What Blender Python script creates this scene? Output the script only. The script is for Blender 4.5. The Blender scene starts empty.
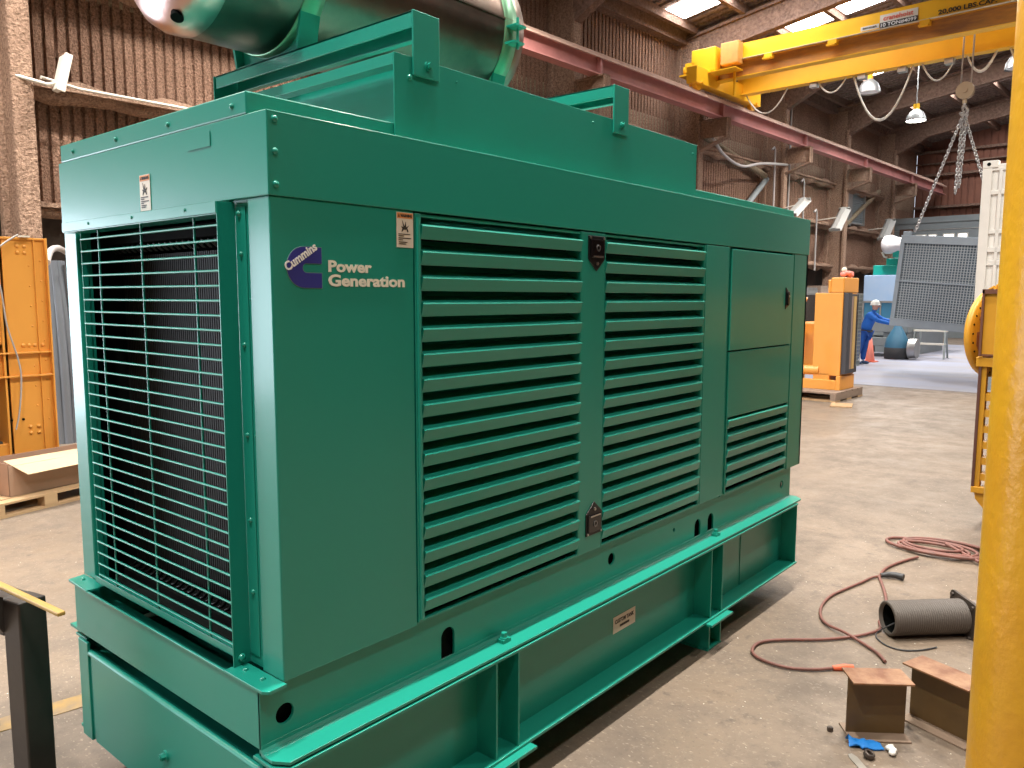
DOOR_W = 760; EXPO = 0.0; YPX = 0.767; YPY = -1.692; SKY_E = 18; SKY_F = 24
UNSEEN_LAMPS = [(-2.5, -.24, 340), (1.0, -.12, 340), (4.2, -.02, 340), (8.0, .10, 260), (5.5, -3.4, 170), (-1.5, -3.4, 130)] + [(x, 7.8, 450) for x in (-3.4, 1.2, 5.6, 10.5)] + [(14, -.8, 400), (17.6, -1.0, 350), (26, -1, 350)]  # unseen lamps; the wall-side and far ones are added to brighten the hall
import bpy, math, random
from mathutils import Vector, Matrix
from mathutils.geometry import tessellate_polygon
random.seed(7)
PI = math.pi
sc = bpy.context.scene
COL = bpy.context.scene.collection
BT = math.radians(-2.1)            # the hall is turned a little against the generator

# ------------------------------------------------------------------ materials
def _new(name):
    m = bpy.data.materials.new(name); m.use_nodes = True
    nt = m.node_tree; return m, nt, nt.nodes['Principled BSDF']

def mat(name, col, rough=.5, metal=0, spec=.5, coat=0, noise=0, nscale=8, ncol=None, bump=0, bscale=60, bdist=.002,
        emit=None, estr=0, coat_rough=.1, stretch=(1, 1, 1), edge=.5, trans=0):
    m, nt, p = _new(name)
    p.inputs['Base Color'].default_value = (*col, 1)
    p.inputs['Roughness'].default_value = rough
    p.inputs['Metallic'].default_value = metal
    p.inputs['Specular IOR Level'].default_value = spec
    p.inputs['Coat Weight'].default_value = coat
    p.inputs['Coat Roughness'].default_value = coat_rough
    if trans: p.inputs['Transmission Weight'].default_value = trans
    if emit:
        p.inputs['Emission Color'].default_value = (*emit, 1); p.inputs['Emission Strength'].default_value = estr
    tc = nt.nodes.new('ShaderNodeTexCoord'); mp = nt.nodes.new('ShaderNodeMapping')
    mp.inputs['Scale'].default_value = stretch
    nt.links.new(tc.outputs['Object'], mp.inputs['Vector'])
    if noise:
        n = nt.nodes.new('ShaderNodeTexNoise'); n.inputs['Scale'].default_value = nscale
        n.inputs['Detail'].default_value = 6; n.inputs['Roughness'].default_value = .65
        nt.links.new(mp.outputs[0], n.inputs['Vector'])
        r = nt.nodes.new('ShaderNodeMapRange'); r.inputs['From Min'].default_value = edge - .15; r.inputs['From Max'].default_value = edge + .15
        nt.links.new(n.outputs['Fac'], r.inputs['Value'])
        mul = nt.nodes.new('ShaderNodeMath'); mul.operation = 'MULTIPLY'; mul.inputs[1].default_value = noise
        nt.links.new(r.outputs[0], mul.inputs[0])
        mx = nt.nodes.new('ShaderNodeMix'); mx.data_type = 'RGBA'
        mx.inputs['A'].default_value = (*col, 1); mx.inputs['B'].default_value = (*(ncol or tuple(c * .5 for c in col)), 1)
        nt.links.new(mul.outputs[0], mx.inputs['Factor']); nt.links.new(mx.outputs['Result'], p.inputs['Base Color'])
    if bump:
        n = nt.nodes.new('ShaderNodeTexNoise'); n.inputs['Scale'].default_value = bscale; n.inputs['Detail'].default_value = 4
        nt.links.new(mp.outputs[0], n.inputs['Vector'])
        b = nt.nodes.new('ShaderNodeBump'); b.inputs['Strength'].default_value = bump; b.inputs['Distance'].default_value = bdist
        nt.links.new(n.outputs['Fac'], b.inputs['Height']); nt.links.new(b.outputs[0], p.inputs['Normal'])
    return m

def foam(name, c1, c2, sc_, d):
    m, nt, p = _new(name); L = nt.links.new
    p.inputs['Roughness'].default_value = .95; p.inputs['Specular IOR Level'].default_value = .12
    tc = nt.nodes.new('ShaderNodeTexCoord')
    n1 = nt.nodes.new('ShaderNodeTexNoise'); n1.inputs['Scale'].default_value = 1.1; n1.inputs['Detail'].default_value = 4
    n2 = nt.nodes.new('ShaderNodeTexNoise'); n2.inputs['Scale'].default_value = sc_; n2.inputs['Detail'].default_value = 3; n2.inputs['Roughness'].default_value = .7
    for n in (n1, n2): L(tc.outputs['Object'], n.inputs['Vector'])
    r = nt.nodes.new('ShaderNodeMapRange'); r.inputs['From Min'].default_value = .36; r.inputs['From Max'].default_value = .66; L(n2.outputs['Fac'], r.inputs['Value'])
    r1 = nt.nodes.new('ShaderNodeMapRange'); r1.inputs['From Min'].default_value = .35; r1.inputs['From Max'].default_value = .68; r1.inputs['To Max'].default_value = .65; L(n1.outputs['Fac'], r1.inputs['Value'])
    a = nt.nodes.new('ShaderNodeMix'); a.data_type = 'RGBA'; a.inputs['A'].default_value = (*[c * .72 for c in c2], 1); a.inputs['B'].default_value = (*c1, 1); L(r.outputs[0], a.inputs['Factor'])
    b = nt.nodes.new('ShaderNodeMix'); b.data_type = 'RGBA'; b.inputs['B'].default_value = (*c2, 1); L(a.outputs['Result'], b.inputs['A']); L(r1.outputs[0], b.inputs['Factor'])
    L(b.outputs['Result'], p.inputs['Base Color'])
    bp = nt.nodes.new('ShaderNodeBump'); bp.inputs['Distance'].default_value = d; bp.inputs['Strength'].default_value = 1; L(n2.outputs['Fac'], bp.inputs['Height']); L(bp.outputs[0], p.inputs['Normal'])
    return m

GREEN = mat('green_paint', (.010, .285, .215), .36, spec=.5, coat=.35, coat_rough=.16, bump=.16, bscale=260, bdist=.0008)
GREEN_TANK = mat('green_tank_paint', (.010, .275, .205), .36, spec=.5, coat=.2, coat_rough=.25, bump=.12, bscale=200, bdist=.001)
BLACK = mat('black_plastic', (.008, .008, .009), .3, spec=.35)
DARK = mat('dark_void', (.006, .007, .007), .9, spec=.1)
DARK_LINING = mat('dark_interior_lining', (.012, .016, .015), .85, spec=.1)
STEEL = mat('bright_steel', (.55, .53, .50), .3, metal=1)
MUFF = mat('aluminised_muffler_steel', (.27, .185, .15), .36, metal=1, noise=.8, nscale=3.0, ncol=(.13, .125, .10), bump=.25, bscale=5, bdist=.02, edge=.52)
MUFF_END = mat('bare_muffler_end', (.55, .38, .34), .3, metal=1, bump=.3, bscale=6, bdist=.02)
STRAP = mat('green_tinted_strap', (.22, .42, .26), .35, metal=.6, noise=.5, nscale=6, ncol=(.10, .28, .18))
WHITE_L = mat('label_white', (.78, .72, .62), .5)
ORANGE_L = mat('label_orange', (.75, .30, .10), .5)
INK = mat('label_ink', (.03, .025, .02), .6)
LOGO_BLUE = mat('logo_blue', (.030, .036, .26), .4)
LOGO_EDGE = mat('logo_edge', (.18, .30, .30), .4)
LETTER = mat('lettering_cream', (.86, .84, .72), .5)
LETTER_W = mat('lettering_white', (.9, .9, .9), .5)
YEL = mat('machine_yellow', (.76, .33, .058), .38, spec=.5, noise=.25, nscale=2.5, ncol=(.60, .24, .04), edge=.55)
YEL_DK = mat('engine_yellow', (.56, .27, .02), .4, noise=.35, nscale=4, ncol=(.40, .18, .02))
YEL_CR = mat('crane_yellow', (.92, .50, .02), .4, noise=.3, nscale=1.2, ncol=(.76, .34, .01), edge=.55)
YEL_RU = mat('crane_rusty_yellow', (.72, .33, .05), .6, noise=.8, nscale=2.2, ncol=(.26, .12, .06), edge=.48, stretch=(1, .35, 1.8))
YEL_COL = mat('post_yellow', (.60, .29, .016), .33, spec=.55, noise=.6, nscale=2.2, ncol=(.76, .44, .008), bump=.8, bscale=42, bdist=.003, edge=.55, stretch=(1, 1, .8))
PINK = mat('rail_beam_paint', (.46, .185, .17), .6, noise=.6, nscale=1.6, ncol=(.28, .115, .105), bump=.1)
PINK_T = mat('rail_beam_dusty_top', (.62, .42, .33), .7, noise=.5, nscale=4, ncol=(.42, .25, .20))
FOAM = foam('sprayed_brown_foam', (.52, .315, .225), (.25, .15, .105), 27, .07)
FOAM2 = foam('lighter_brown_foam', (.52, .345, .25), (.30, .19, .135), 24, .06)
FOAM3 = foam('tan_foam', (.50, .41, .28), (.28, .21, .145), 22, .06)
WALL_LOW = mat('bare_dark_wall', (.055, .043, .038), .9, noise=.6, nscale=2, ncol=(.09, .065, .05), bump=.8, bscale=9, bdist=.04)
ROOFM = foam('roof_foam', (.34, .24, .205), (.18, .13, .11), 10, .06)
RAFT = foam('rafter_foam', (.30, .19, .145), (.19, .12, .09), 12, .06)
RUSTWALL = mat('rusty_red_brown_wall', (.235, .095, .060), .85, noise=.6, nscale=1.5, ncol=(.13, .055, .04), bump=.3, bscale=10, bdist=.02)
GREY = mat('grey_paint', (.24, .27, .28), .55, noise=.3, nscale=2, ncol=(.17, .19, .20))
GREY_ST = mat('galvanised_steel', (.42, .42, .41), .45, metal=.7, noise=.4, nscale=4)
COREGREY = mat('radiator_frame_grey', (.30, .35, .40), .45, metal=.3, noise=.4, nscale=3, ncol=(.20, .24, .28))
WHITE = mat('white_paint', (.72, .70, .66), .5, noise=.3, nscale=2.5, ncol=(.56, .53, .49))
SHADE_W = mat('toned_down_white', (.34, .33, .31), .5)  # white darkened to offset the strong skylight on the shop lights
WHITE_F = mat('white_enamel', (.70, .66, .58), .45)
WOOD = mat('pallet_wood', (.50, .33, .18), .8, noise=.6, nscale=5, ncol=(.32, .19, .10), stretch=(.3, 3, 3), bump=.3, bscale=30)
WOOD_D = mat('weathered_pallet_wood', (.30, .22, .17), .85, noise=.6, nscale=5, ncol=(.18, .13, .10), stretch=(.4, 3, 3), bump=.3, bscale=30)
CARD = mat('cardboard', (.42, .26, .18), .8, noise=.3, nscale=3, ncol=(.34, .20, .14), bump=.1)
CARD_L = mat('cardboard_lid', (.52, .385, .235), .75, noise=.2, nscale=3)
RUST = mat('rusty_steel_top', (.18, .062, .022), .5, noise=.85, nscale=9, ncol=(.38, .21, .11), bump=.3, bscale=40)
RUST_D = mat('brown_mill_scale', (.15, .09, .032), .5, noise=.6, nscale=5, ncol=(.09, .052, .022), bump=.2, bscale=30)
PLATE = mat('dusty_plate', (.25, .175, .125), .7, noise=.6, nscale=8, ncol=(.26, .18, .13))
HOSE = mat('dusty_red_hose', (.24, .095, .075), .6, noise=.6, nscale=14, ncol=(.13, .07, .06))
DUCT = mat('grey_ribbed_hose', (.125, .105, .092), .55, spec=.4, noise=.4, nscale=8, ncol=(.12, .10, .09))
IRON = mat('dark_cast_iron', (.085, .07, .062), .5, metal=.5, noise=.5, nscale=9, ncol=(.13, .09, .07), bump=.3)
POST = mat('black_steel_tube', (.032, .027, .024), .42, spec=.5, noise=.6, nscale=5, ncol=(.055, .045, .04), bump=.25, bscale=25)
BRASS = mat('yellow_edged_plate', (.52, .33, .085), .45, noise=.4, nscale=7)
TEAL = mat('teal_paint', (.01, .42, .36), .45)
BLUEP = mat('pale_blue_cover', (.30, .45, .68), .5, noise=.5, nscale=2, ncol=(.42, .52, .66))
BLUE_CL = mat('blue_work_clothes', (.015, .13, .52), .85, noise=.3, nscale=6, ncol=(.01, .08, .34))
JEANS = mat('blue_trousers', (.012, .085, .36), .9, noise=.4, nscale=7, ncol=(.01, .05, .22))
SKIN = mat('skin', (.62, .33, .24), .55)
HELM = mat('white_hard_hat', (.80, .78, .74), .35)
GLOVE = mat('yellow_glove', (.62, .46, .16), .8)
BOOT = mat('dark_blue_boot', (.025, .06, .14), .7)
BLUE_T = mat('blue_tank', (.05, .16, .26), .45, noise=.5, nscale=3, ncol=(.08, .22, .32))
TYRE = mat('dark_rubber', (.03, .03, .033), .8)
REDO = mat('orange_red_plastic', (.80, .14, .06), .5)
PINKC = mat('faded_red_cloth', (.78, .28, .24), .8)
BLUERAG = mat('blue_rag', (.01, .20, .62), .6)
PAPER = mat('white_paper', (.80, .78, .74), .8)
CHAIN = mat('chain_steel', (.55, .53, .52), .4, metal=.8)
WRAP = mat('white_wrap', (.74, .74, .78), .55, bump=.6, bscale=9, bdist=.05)
CABLE = mat('grey_cable', (.40, .37, .36), .5)
CABLE_D = mat('dark_cable', (.05, .05, .055), .5)
SKYL = mat('skylight_panel', (.8, .8, .8), .5, emit=(1.0, .985, .96), estr=SKY_E)
SKYF = mat('bright_skylight_panel', (.8, .8, .8), .5, emit=(.97, .985, 1.0), estr=SKY_F)
LAMPM = mat('lamp_glow', (.9, .9, .9), .5, emit=(1, .96, .88), estr=30)
WINM = mat('far_window', (.9, .9, .9), .5, emit=(1, .99, .97), estr=2.2)
GREYWRAP = mat('grey_plastic_wrap', (.17, .185, .215), .35, spec=.6, noise=.5, nscale=2.5, ncol=(.14, .16, .19), bump=.4, bscale=4, bdist=.05, stretch=(3, 3, .4))
BLUE_GL = mat('blue_cab_glass', (.06, .22, .36), .2, spec=.6)
CONC = mat('pale_concrete_block', (.42, .39, .36), .85, noise=.4, nscale=5)

def fins_material():
    m, nt, p = _new('radiator_fins')
    p.inputs['Roughness'].default_value = .55; p.inputs['Specular IOR Level'].default_value = .35
    tc = nt.nodes.new('ShaderNodeTexCoord'); w = nt.nodes.new('ShaderNodeTexWave')
    w.bands_direction = 'Y'; w.inputs['Scale'].default_value = 22; w.inputs['Distortion'].default_value = 0
    nt.links.new(tc.outputs['Object'], w.inputs['Vector'])
    mx = nt.nodes.new('ShaderNodeMix'); mx.data_type = 'RGBA'
    mx.inputs['A'].default_value = (.002, .002, .002, 1); mx.inputs['B'].default_value = (.014, .012, .012, 1)
    nt.links.new(w.outputs['Fac'], mx.inputs['Factor']); nt.links.new(mx.outputs['Result'], p.inputs['Base Color'])
    b = nt.nodes.new('ShaderNodeBump'); b.inputs['Distance'].default_value = .006
    nt.links.new(w.outputs['Fac'], b.inputs['Height']); nt.links.new(b.outputs[0], p.inputs['Normal'])
    return m
FINS = fins_material()

def floor_material():
    m, nt, p = _new('worn_concrete_floor')
    L = nt.links.new
    tc = nt.nodes.new('ShaderNodeTexCoord')
    def noise(s, d=6, r=.6, st=None):
        n = nt.nodes.new('ShaderNodeTexNoise'); n.inputs['Scale'].default_value = s; n.inputs['Detail'].default_value = d; n.inputs['Roughness'].default_value = r
        if st:
            mp = nt.nodes.new('ShaderNodeMapping'); mp.inputs['Scale'].default_value = st; L(tc.outputs['Object'], mp.inputs['Vector']); L(mp.outputs[0], n.inputs['Vector'])
        else: L(tc.outputs['Object'], n.inputs['Vector'])
        return n
    def rng(src, a, b, lo=0, hi=1):
        r = nt.nodes.new('ShaderNodeMapRange'); r.inputs['From Min'].default_value = a; r.inputs['From Max'].default_value = b
        r.inputs['To Min'].default_value = lo; r.inputs['To Max'].default_value = hi; L(src, r.inputs['Value']); return r.outputs[0]
    def mix(fac, a, b):
        x = nt.nodes.new('ShaderNodeMix'); x.data_type = 'RGBA'; L(fac, x.inputs['Factor'])
        for s, v in (('A', a), ('B', b)):
            if isinstance(v, tuple): x.inputs[s].default_value = (*v, 1)
            else: L(v, x.inputs[s])
        return x.outputs['Result']
    big = noise(.35, 5, .6); mid = noise(2.2, 8, .7); fine = noise(28, 5, .7); st = noise(1.3, 8, .7, (1, .35, 1))
    c = mix(rng(big.outputs['Fac'], .38, .62), (.168, .128, .095), (.232, .173, .126))
    c = mix(rng(mid.outputs['Fac'], .45, .72, 0, .75), c, (.125, .095, .074))
    c = mix(rng(st.outputs['Fac'], .56, .72, 0, .45), c, (.36, .29, .23))
    c = mix(rng(noise(1.1, 7, .75).outputs['Fac'], .5, .66, 0, .45), c, (.115, .088, .07))
    c = mix(rng(fine.outputs['Fac'], .60, .72, 0, .6), c, (.40, .33, .26))
    c = mix(rng(noise(46, 3, .6).outputs['Fac'], .60, .72, 0, .5), c, (.09, .07, .055))
    c = mix(rng(noise(11, 4, .6).outputs['Fac'], .62, .72, 0, .6), c, (.11, .085, .07))
    c = mix(rng(noise(5.5, 8, .78).outputs['Fac'], .54, .66, 0, .5), c, (.105, .08, .062))
    c = mix(rng(noise(70, 2, .5, (1, .5, 1)).outputs['Fac'], .62, .72, 0, .5), c, (.44, .36, .28))
    L(c, p.inputs['Base Color'])
    L(rng(mid.outputs['Fac'], .35, .7, .42, .72), p.inputs['Roughness'])
    b = nt.nodes.new('ShaderNodeBump'); b.inputs['Distance'].default_value = .004; b.inputs['Strength'].default_value = .5
    L(fine.outputs['Fac'], b.inputs['Height']); L(b.outputs[0], p.inputs['Normal'])
    return m
FLOORM = floor_material()
STRIPE = mat('worn_yellow_floor_paint', (.42, .255, .07), .6, noise=.9, nscale=7, ncol=(.22, .165, .12), edge=.5)
BLUISH = mat('bluish_skylight_tint', (.30, .32, .42), .45, noise=.8, nscale=.9, ncol=(.30, .26, .24), edge=.52, stretch=(1, .4, 1))  # pale blue colour stands in for skylight on the far floor

# ------------------------------------------------------------------ mesh builder
class MB:
    def __init__(s): s.v = []; s.f = []; s.sm = []
    def add(s, vs, fs, smooth=False):
        o = len(s.v); s.v += [tuple(v) for v in vs]; s.f += [tuple(i + o for i in f) for f in fs]; s.sm += [smooth] * len(fs); return s
    def box(s, x0, x1, y0, y1, z0, z1, M=None):
        vs = [Vector((x, y, z)) for x in (x0, x1) for y in (y0, y1) for z in (z0, z1)]
        if M: vs = [M @ v for v in vs]
        return s.add(vs, [(0, 1, 3, 2), (4, 6, 7, 5), (0, 4, 5, 1), (2, 3, 7, 6), (0, 2, 6, 4), (1, 5, 7, 3)])
    def prism(s, poly, axis, a, b, holes=(), M=None, smooth=False):
        """poly: list of 2d points in the plane of the other two axes (kept in xyz order)"""
        def P(p, t):
            if axis == 'x': v = Vector((t, p[0], p[1]))
            elif axis == 'y': v = Vector((p[0], t, p[1]))
            else: v = Vector((p[0], p[1], t))
            return M @ v if M else v
        loops = [list(poly)] + [list(h) for h in holes]
        flat = [p for l in loops for p in l]
        tris = tessellate_polygon([[Vector((p[0], p[1], 0)) for p in l] for l in loops])
        n = len(flat)
        vs = [P(p, a) for p in flat] + [P(p, b) for p in flat]
        fs = [tuple(t) for t in tris] + [tuple(n + i for i in reversed(t)) for t in tris]
        if len(loops) == 1: fs = [tuple(range(n)), tuple(range(2 * n - 1, n - 1, -1))]
        o = 0
        for l in loops:
            m = len(l)
            for i in range(m):
                j = (i + 1) % m; fs.append((o + i, o + j, n + o + j, n + o + i))
            o += m
        return s.add(vs, fs, smooth)
    def cyl(s, p0, p1, r0, r1=None, n=16, caps=True, smooth=True):
        r1 = r0 if r1 is None else r1
        p0, p1 = Vector(p0), Vector(p1); d = (p1 - p0).normalized()
        a = d.orthogonal().normalized(); b = d.cross(a)
        vs = []
        for p, r in ((p0, r0), (p1, r1)):
            for i in range(n):
                t = 2 * PI * i / n; vs.append(p + a * (r * math.cos(t)) + b * (r * math.sin(t)))
        s.add(vs, [(i, (i + 1) % n, n + (i + 1) % n, n + i) for i in range(n)], smooth)
        if caps: s.add(vs[:n], [tuple(range(n - 1, -1, -1))]); s.add(vs[n:], [tuple(range(n))])
        return s
    def tube(s, pts, r, n=8, closed=False, caps=True):
        pts = [Vector(p) for p in pts]; k = len(pts); vs = []; up = None
        for i, p in enumerate(pts):
            if closed: d = pts[(i + 1) % k] - pts[i - 1]
            else: d = pts[min(i + 1, k - 1)] - pts[max(i - 1, 0)]
            d.normalize()
            if up is None: up = d.orthogonal().normalized()
            up = (up - d * up.dot(d)); up = up.normalized() if up.length > 1e-6 else d.orthogonal().normalized()
            b = d.cross(up); rr = r[i] if isinstance(r, (list, tuple)) else r
            for j in range(n):
                t = 2 * PI * j / n; vs.append(p + up * (rr * math.cos(t)) + b * (rr * math.sin(t)))
        m = k if closed else k - 1
        s.add(vs, [(i * n + j, i * n + (j + 1) % n, ((i + 1) % k) * n + (j + 1) % n, ((i + 1) % k) * n + j) for i in range(m) for j in range(n)], True)
        if caps and not closed: s.add(vs[:n], [tuple(range(n - 1, -1, -1))]); s.add(vs[-n:], [tuple(range(n))])
        return s
    def lathe(s, prof, origin=(0, 0, 0), axis='z', n=32, M=None):
        """prof: (r, h) pairs along the axis"""
        o = Vector(origin); vs = []
        for r, h in prof:
            for i in range(n):
                t = 2 * PI * i / n; c, q = r * math.cos(t), r * math.sin(t)
                v = Vector((c, q, h)) if axis == 'z' else (Vector((h, c, q)) if axis == 'x' else Vector((c, h, q)))
                v = o + v
                vs.append(M @ v if M else v)
        return s.add(vs, [(i * n + j, i * n + (j + 1) % n, (i + 1) * n + (j + 1) % n, (i + 1) * n + j) for i in range(len(prof) - 1) for j in range(n)], True)
    def ball(s, c, r, n=12, m=8, sq=(1, 1, 1), M=None):
        prof = [(max(1e-4, r * math.sin(PI * i / m)), -r * math.cos(PI * i / m)) for i in range(m + 1)]
        k = MB().lathe(prof, (0, 0, 0), 'z', n)
        vs = [Vector((v[0] * sq[0] + c[0], v[1] * sq[1] + c[1], v[2] * sq[2] + c[2])) for v in k.v]
        if M: vs = [M @ v for v in vs]
        return s.add(vs, k.f, True)
    def build(s, name, material, parent=None, loc=None, rotz=0, bevel=0, seg=2, kind=None, label=None):
        me = bpy.data.meshes.new(name); me.from_pydata(s.v, [], s.f); me.validate(); me.update()
        import bmesh
        bm = bmesh.new(); bm.from_mesh(me); bmesh.ops.recalc_face_normals(bm, faces=bm.faces); bm.to_mesh(me); bm.free()
        if len(me.polygons) == len(s.sm):
            me.polygons.foreach_set('use_smooth', s.sm)
        me.materials.append(material)
        o = bpy.data.objects.new(name, me); COL.objects.link(o)
        if parent: o.parent = parent
        if loc is not None: o.location = loc
        if rotz: o.rotation_euler = (0, 0, rotz)
        if bevel:
            md = o.modifiers.new('bevel', 'BEVEL'); md.width = bevel; md.segments = seg; md.limit_method = 'ANGLE'; md.angle_limit = math.radians(50)
            md.harden_normals = False
        if kind: o['kind'] = kind
        if label: o['label'] = label
        return o

def tag(o, label, cat, group=None, kind=None):
    o['label'] = label; o['category'] = cat
    if group: o['group'] = group
    if kind: o['kind'] = kind
    return o
def empty(name, loc, rotz, label, cat, group=None, rot=None):
    o = bpy.data.objects.new(name, None); COL.objects.link(o); o.location = loc
    o.rotation_euler = rot if rot else (0, 0, rotz); o.empty_display_size = .1
    return tag(o, label, cat, group)
def copy_tree(o, parent=None):
    c = o.copy(); COL.objects.link(c); c.parent = parent
    for ch in list(o.children): copy_tree(ch, c)
    return c
def cp(o, loc=None, parent='same'):
    c = o.copy(); COL.objects.link(c)
    if parent != 'same': c.parent = parent
    if loc is not None: c.location = loc
    return c
def b2w(x, y, z=0):
    return (x * math.cos(BT) - y * math.sin(BT), x * math.sin(BT) + y * math.cos(BT), z)
def circ(cx, cy, r, n=20, sx=1, sy=1): return [(cx + sx * r * math.cos(2 * PI * i / n), cy + sy * r * math.sin(2 * PI * i / n)) for i in range(n)]
def oval(cx, cy, r, h, n=10):      # slot, total height h
    k = h / 2 - r
    return [(cx + r * math.cos(PI * i / n), cy + k + r * math.sin(PI * i / n)) for i in range(n + 1)] + [(cx + r * math.cos(PI + PI * i / n), cy - k + r * math.sin(PI + PI * i / n)) for i in range(n + 1)]
def smooth_path(pts, k=8, closed=False):
    P = [Vector(p) for p in pts]; n = len(P); out = []
    for i in range(n if closed else n - 1):
        p0 = P[i - 1] if (closed or i > 0) else P[0]; p1 = P[i]; p2 = P[(i + 1) % n]; p3 = P[(i + 2) % n] if (closed or i + 2 < n) else P[-1]
        for j in range(k):
            t = j / k
            out.append(.5 * ((2 * p1) + (p2 - p0) * t + (2 * p0 - 5 * p1 + 4 * p2 - p3) * t * t + (3 * p1 - p0 - 3 * p2 + p3) * t ** 3))
    if not closed: out.append(P[-1])
    return out
def text_mb(body, size, bold=0, extr=.0006, spacing=1.0):
    """text as a mesh builder in the x-z plane, facing -y, starting at the origin (baseline)"""
    cu = bpy.data.curves.new('t', 'FONT'); cu.body = body; cu.size = size; cu.offset = bold; cu.extrude = extr; cu.space_character = spacing
    cu.resolution_u = 3; cu.space_line = .82
    ob = bpy.data.objects.new('t', cu); COL.objects.link(ob)
    dg = bpy.context.evaluated_depsgraph_get(); dg.update()
    me = bpy.data.meshes.new_from_object(ob.evaluated_get(dg))
    m = MB(); m.add([(v.co.x, -v.co.z, v.co.y) for v in me.vertices], [tuple(p.vertices) for p in me.polygons])
    bpy.data.objects.remove(ob); bpy.data.meshes.remove(me); bpy.data.curves.remove(cu)
    return m
def fit(m, x0, x1, z0, z1, y):
    """stretch a text mesh into a rectangle"""
    xs = [v[0] for v in m.v]; zs = [v[2] for v in m.v]
    a, b, c, d = min(xs), max(xs), min(zs), max(zs)
    m.v = [(x0 + (v[0] - a) / (b - a) * (x1 - x0), y + v[1], z0 + (v[2] - c) / (d - c) * (z1 - z0)) for v in m.v]; return m
# ================================================================== generator set
W = 1.37; L = 3.945; ZB = .775; ZS = 2.138; ZT = 2.36
G = empty('generator_set', (0, 0, 0), 0, 'large dark green enclosed diesel generator set on its base tank, middle of the hall', 'generator')

# --- enclosure body (panels that never open)
m = MB()
m.prism([(0, 0), (.517, 0), (.517, .03), (.03, .03), (.03, .107), (0, .107)], 'z', ZB, ZS)
m.build('logo_side_panel', GREEN, G, bevel=.004)
MB().box(.013, .025, .104, .20, ZB, ZS).build('recessed_strip', GREEN, G)
MB().box(.013, .025, 1.20, 1.266, ZB, ZS).build('recessed_strip', GREEN, G)
m = MB(); m.prism([(0, 1.263), (.03, 1.263), (.03, W - .03), (.517, W - .03), (.517, W), (0, W)], 'z', ZB, ZS)
m.build('corner_post', GREEN, G, bevel=.004)
m = MB(); m.box(2.52, 2.785, -.004, .03, ZB + .012, ZS - .004)
m.build('door_stile', GREEN, G, bevel=.003)
m = MB(); m.box(3.715, L, 0, .03, ZB, ZS); m.box(L - .03, L, 0, W, ZB, ZS)
m.build('end_panel', GREEN, G, bevel=.004)
MB().box(.517, L - .03, W - .03, W, ZB, ZS).build('far_side_panel', GREEN, G)
# near-black sheets standing in for the shaded interior behind the louvres
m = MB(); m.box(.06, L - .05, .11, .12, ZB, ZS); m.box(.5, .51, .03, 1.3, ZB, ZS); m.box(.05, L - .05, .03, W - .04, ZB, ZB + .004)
m.build('dark_lining', DARK_LINING, G)
# --- top band and roof
m = MB()
m.prism([(-.004, -.004), (L + .004, -.004), (L + .004, W + .004), (-.004, W + .004)], 'z', ZS, ZT, holes=[[(.026, .026), (L - .026, .026), (L - .026, W - .026), (.026, W - .026)]])
m.box(.027, L - .027, .027, W - .027, ZT - .006, ZT - .001)
m.build('upper_band', GREEN, G, bevel=.003)
m = MB(); m.box(-.006, 3.90, .088, 1.345, ZT, 2.421)
m.build('roof_cap', GREEN, G, bevel=.004)
MB().box(-.0065, -.0055, .28, .408, 2.297, 2.338).build('cover_patch', GREEN, G)
# a thin vertical light drip mark is left out; warning label on the front band
def warning(parent, x, y, z, w, h, face):
    """face 'front' lies in the y-z plane, 'side' in the x-z plane; (x, y, z) is its lower left corner seen from outside"""
    e = MB(); e.box(0, w, -.0012, 0, 0, h); o = e.build('warning_label', WHITE_L, parent)
    o.location = (x, y, z); o.rotation_euler = (0, 0, 0 if face == 'side' else -PI / 2)
    MB().box(w * .03, w * .97, -.0018, -.001, h * .83, h * .985).build('orange_header', ORANGE_L, o)
    k = fit(text_mb('WARNING', .1, .004), w * .22, w * .92, h * .865, h * .95, -.002)
    k.prism([(w * .08, h * .865), (w * .18, h * .865), (w * .13, h * .95)], 'y', -.0026, -.0016)
    for i, (a, b) in enumerate([(.1, .8), (.1, .42), (.1, .85), (.1, .36), (.12, .62), (.12, .55)]):
        z0 = h * (.37 - i * .052 - (i // 2) * .01); k.box(w * a, w * b, -.0024, -.0016, z0, z0 + h * .022)
    k.prism([(w * .28, h * .44), (w * .36, h * .47), (w * .42, h * .53), (w * .5, h * .50), (w * .56, h * .54), (w * .64, h * .44), (w * .70, h * .46), (w * .62, h * .56), (w * .74, h * .64), (w * .56, h * .58), (w * .54, h * .74), (w * .46, h * .60), (w * .32, h * .78), (w * .40, h * .58), (w * .26, h * .60), (w * .34, h * .54)], 'y', -.0026, -.0016)
    k.build('warning_print', INK, o); return o
warning(G, .446, -.001, 2.022, .069, .108, 'side')
warning(G, -.005, .725, 2.142, .070, .113, 'front')

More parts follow.
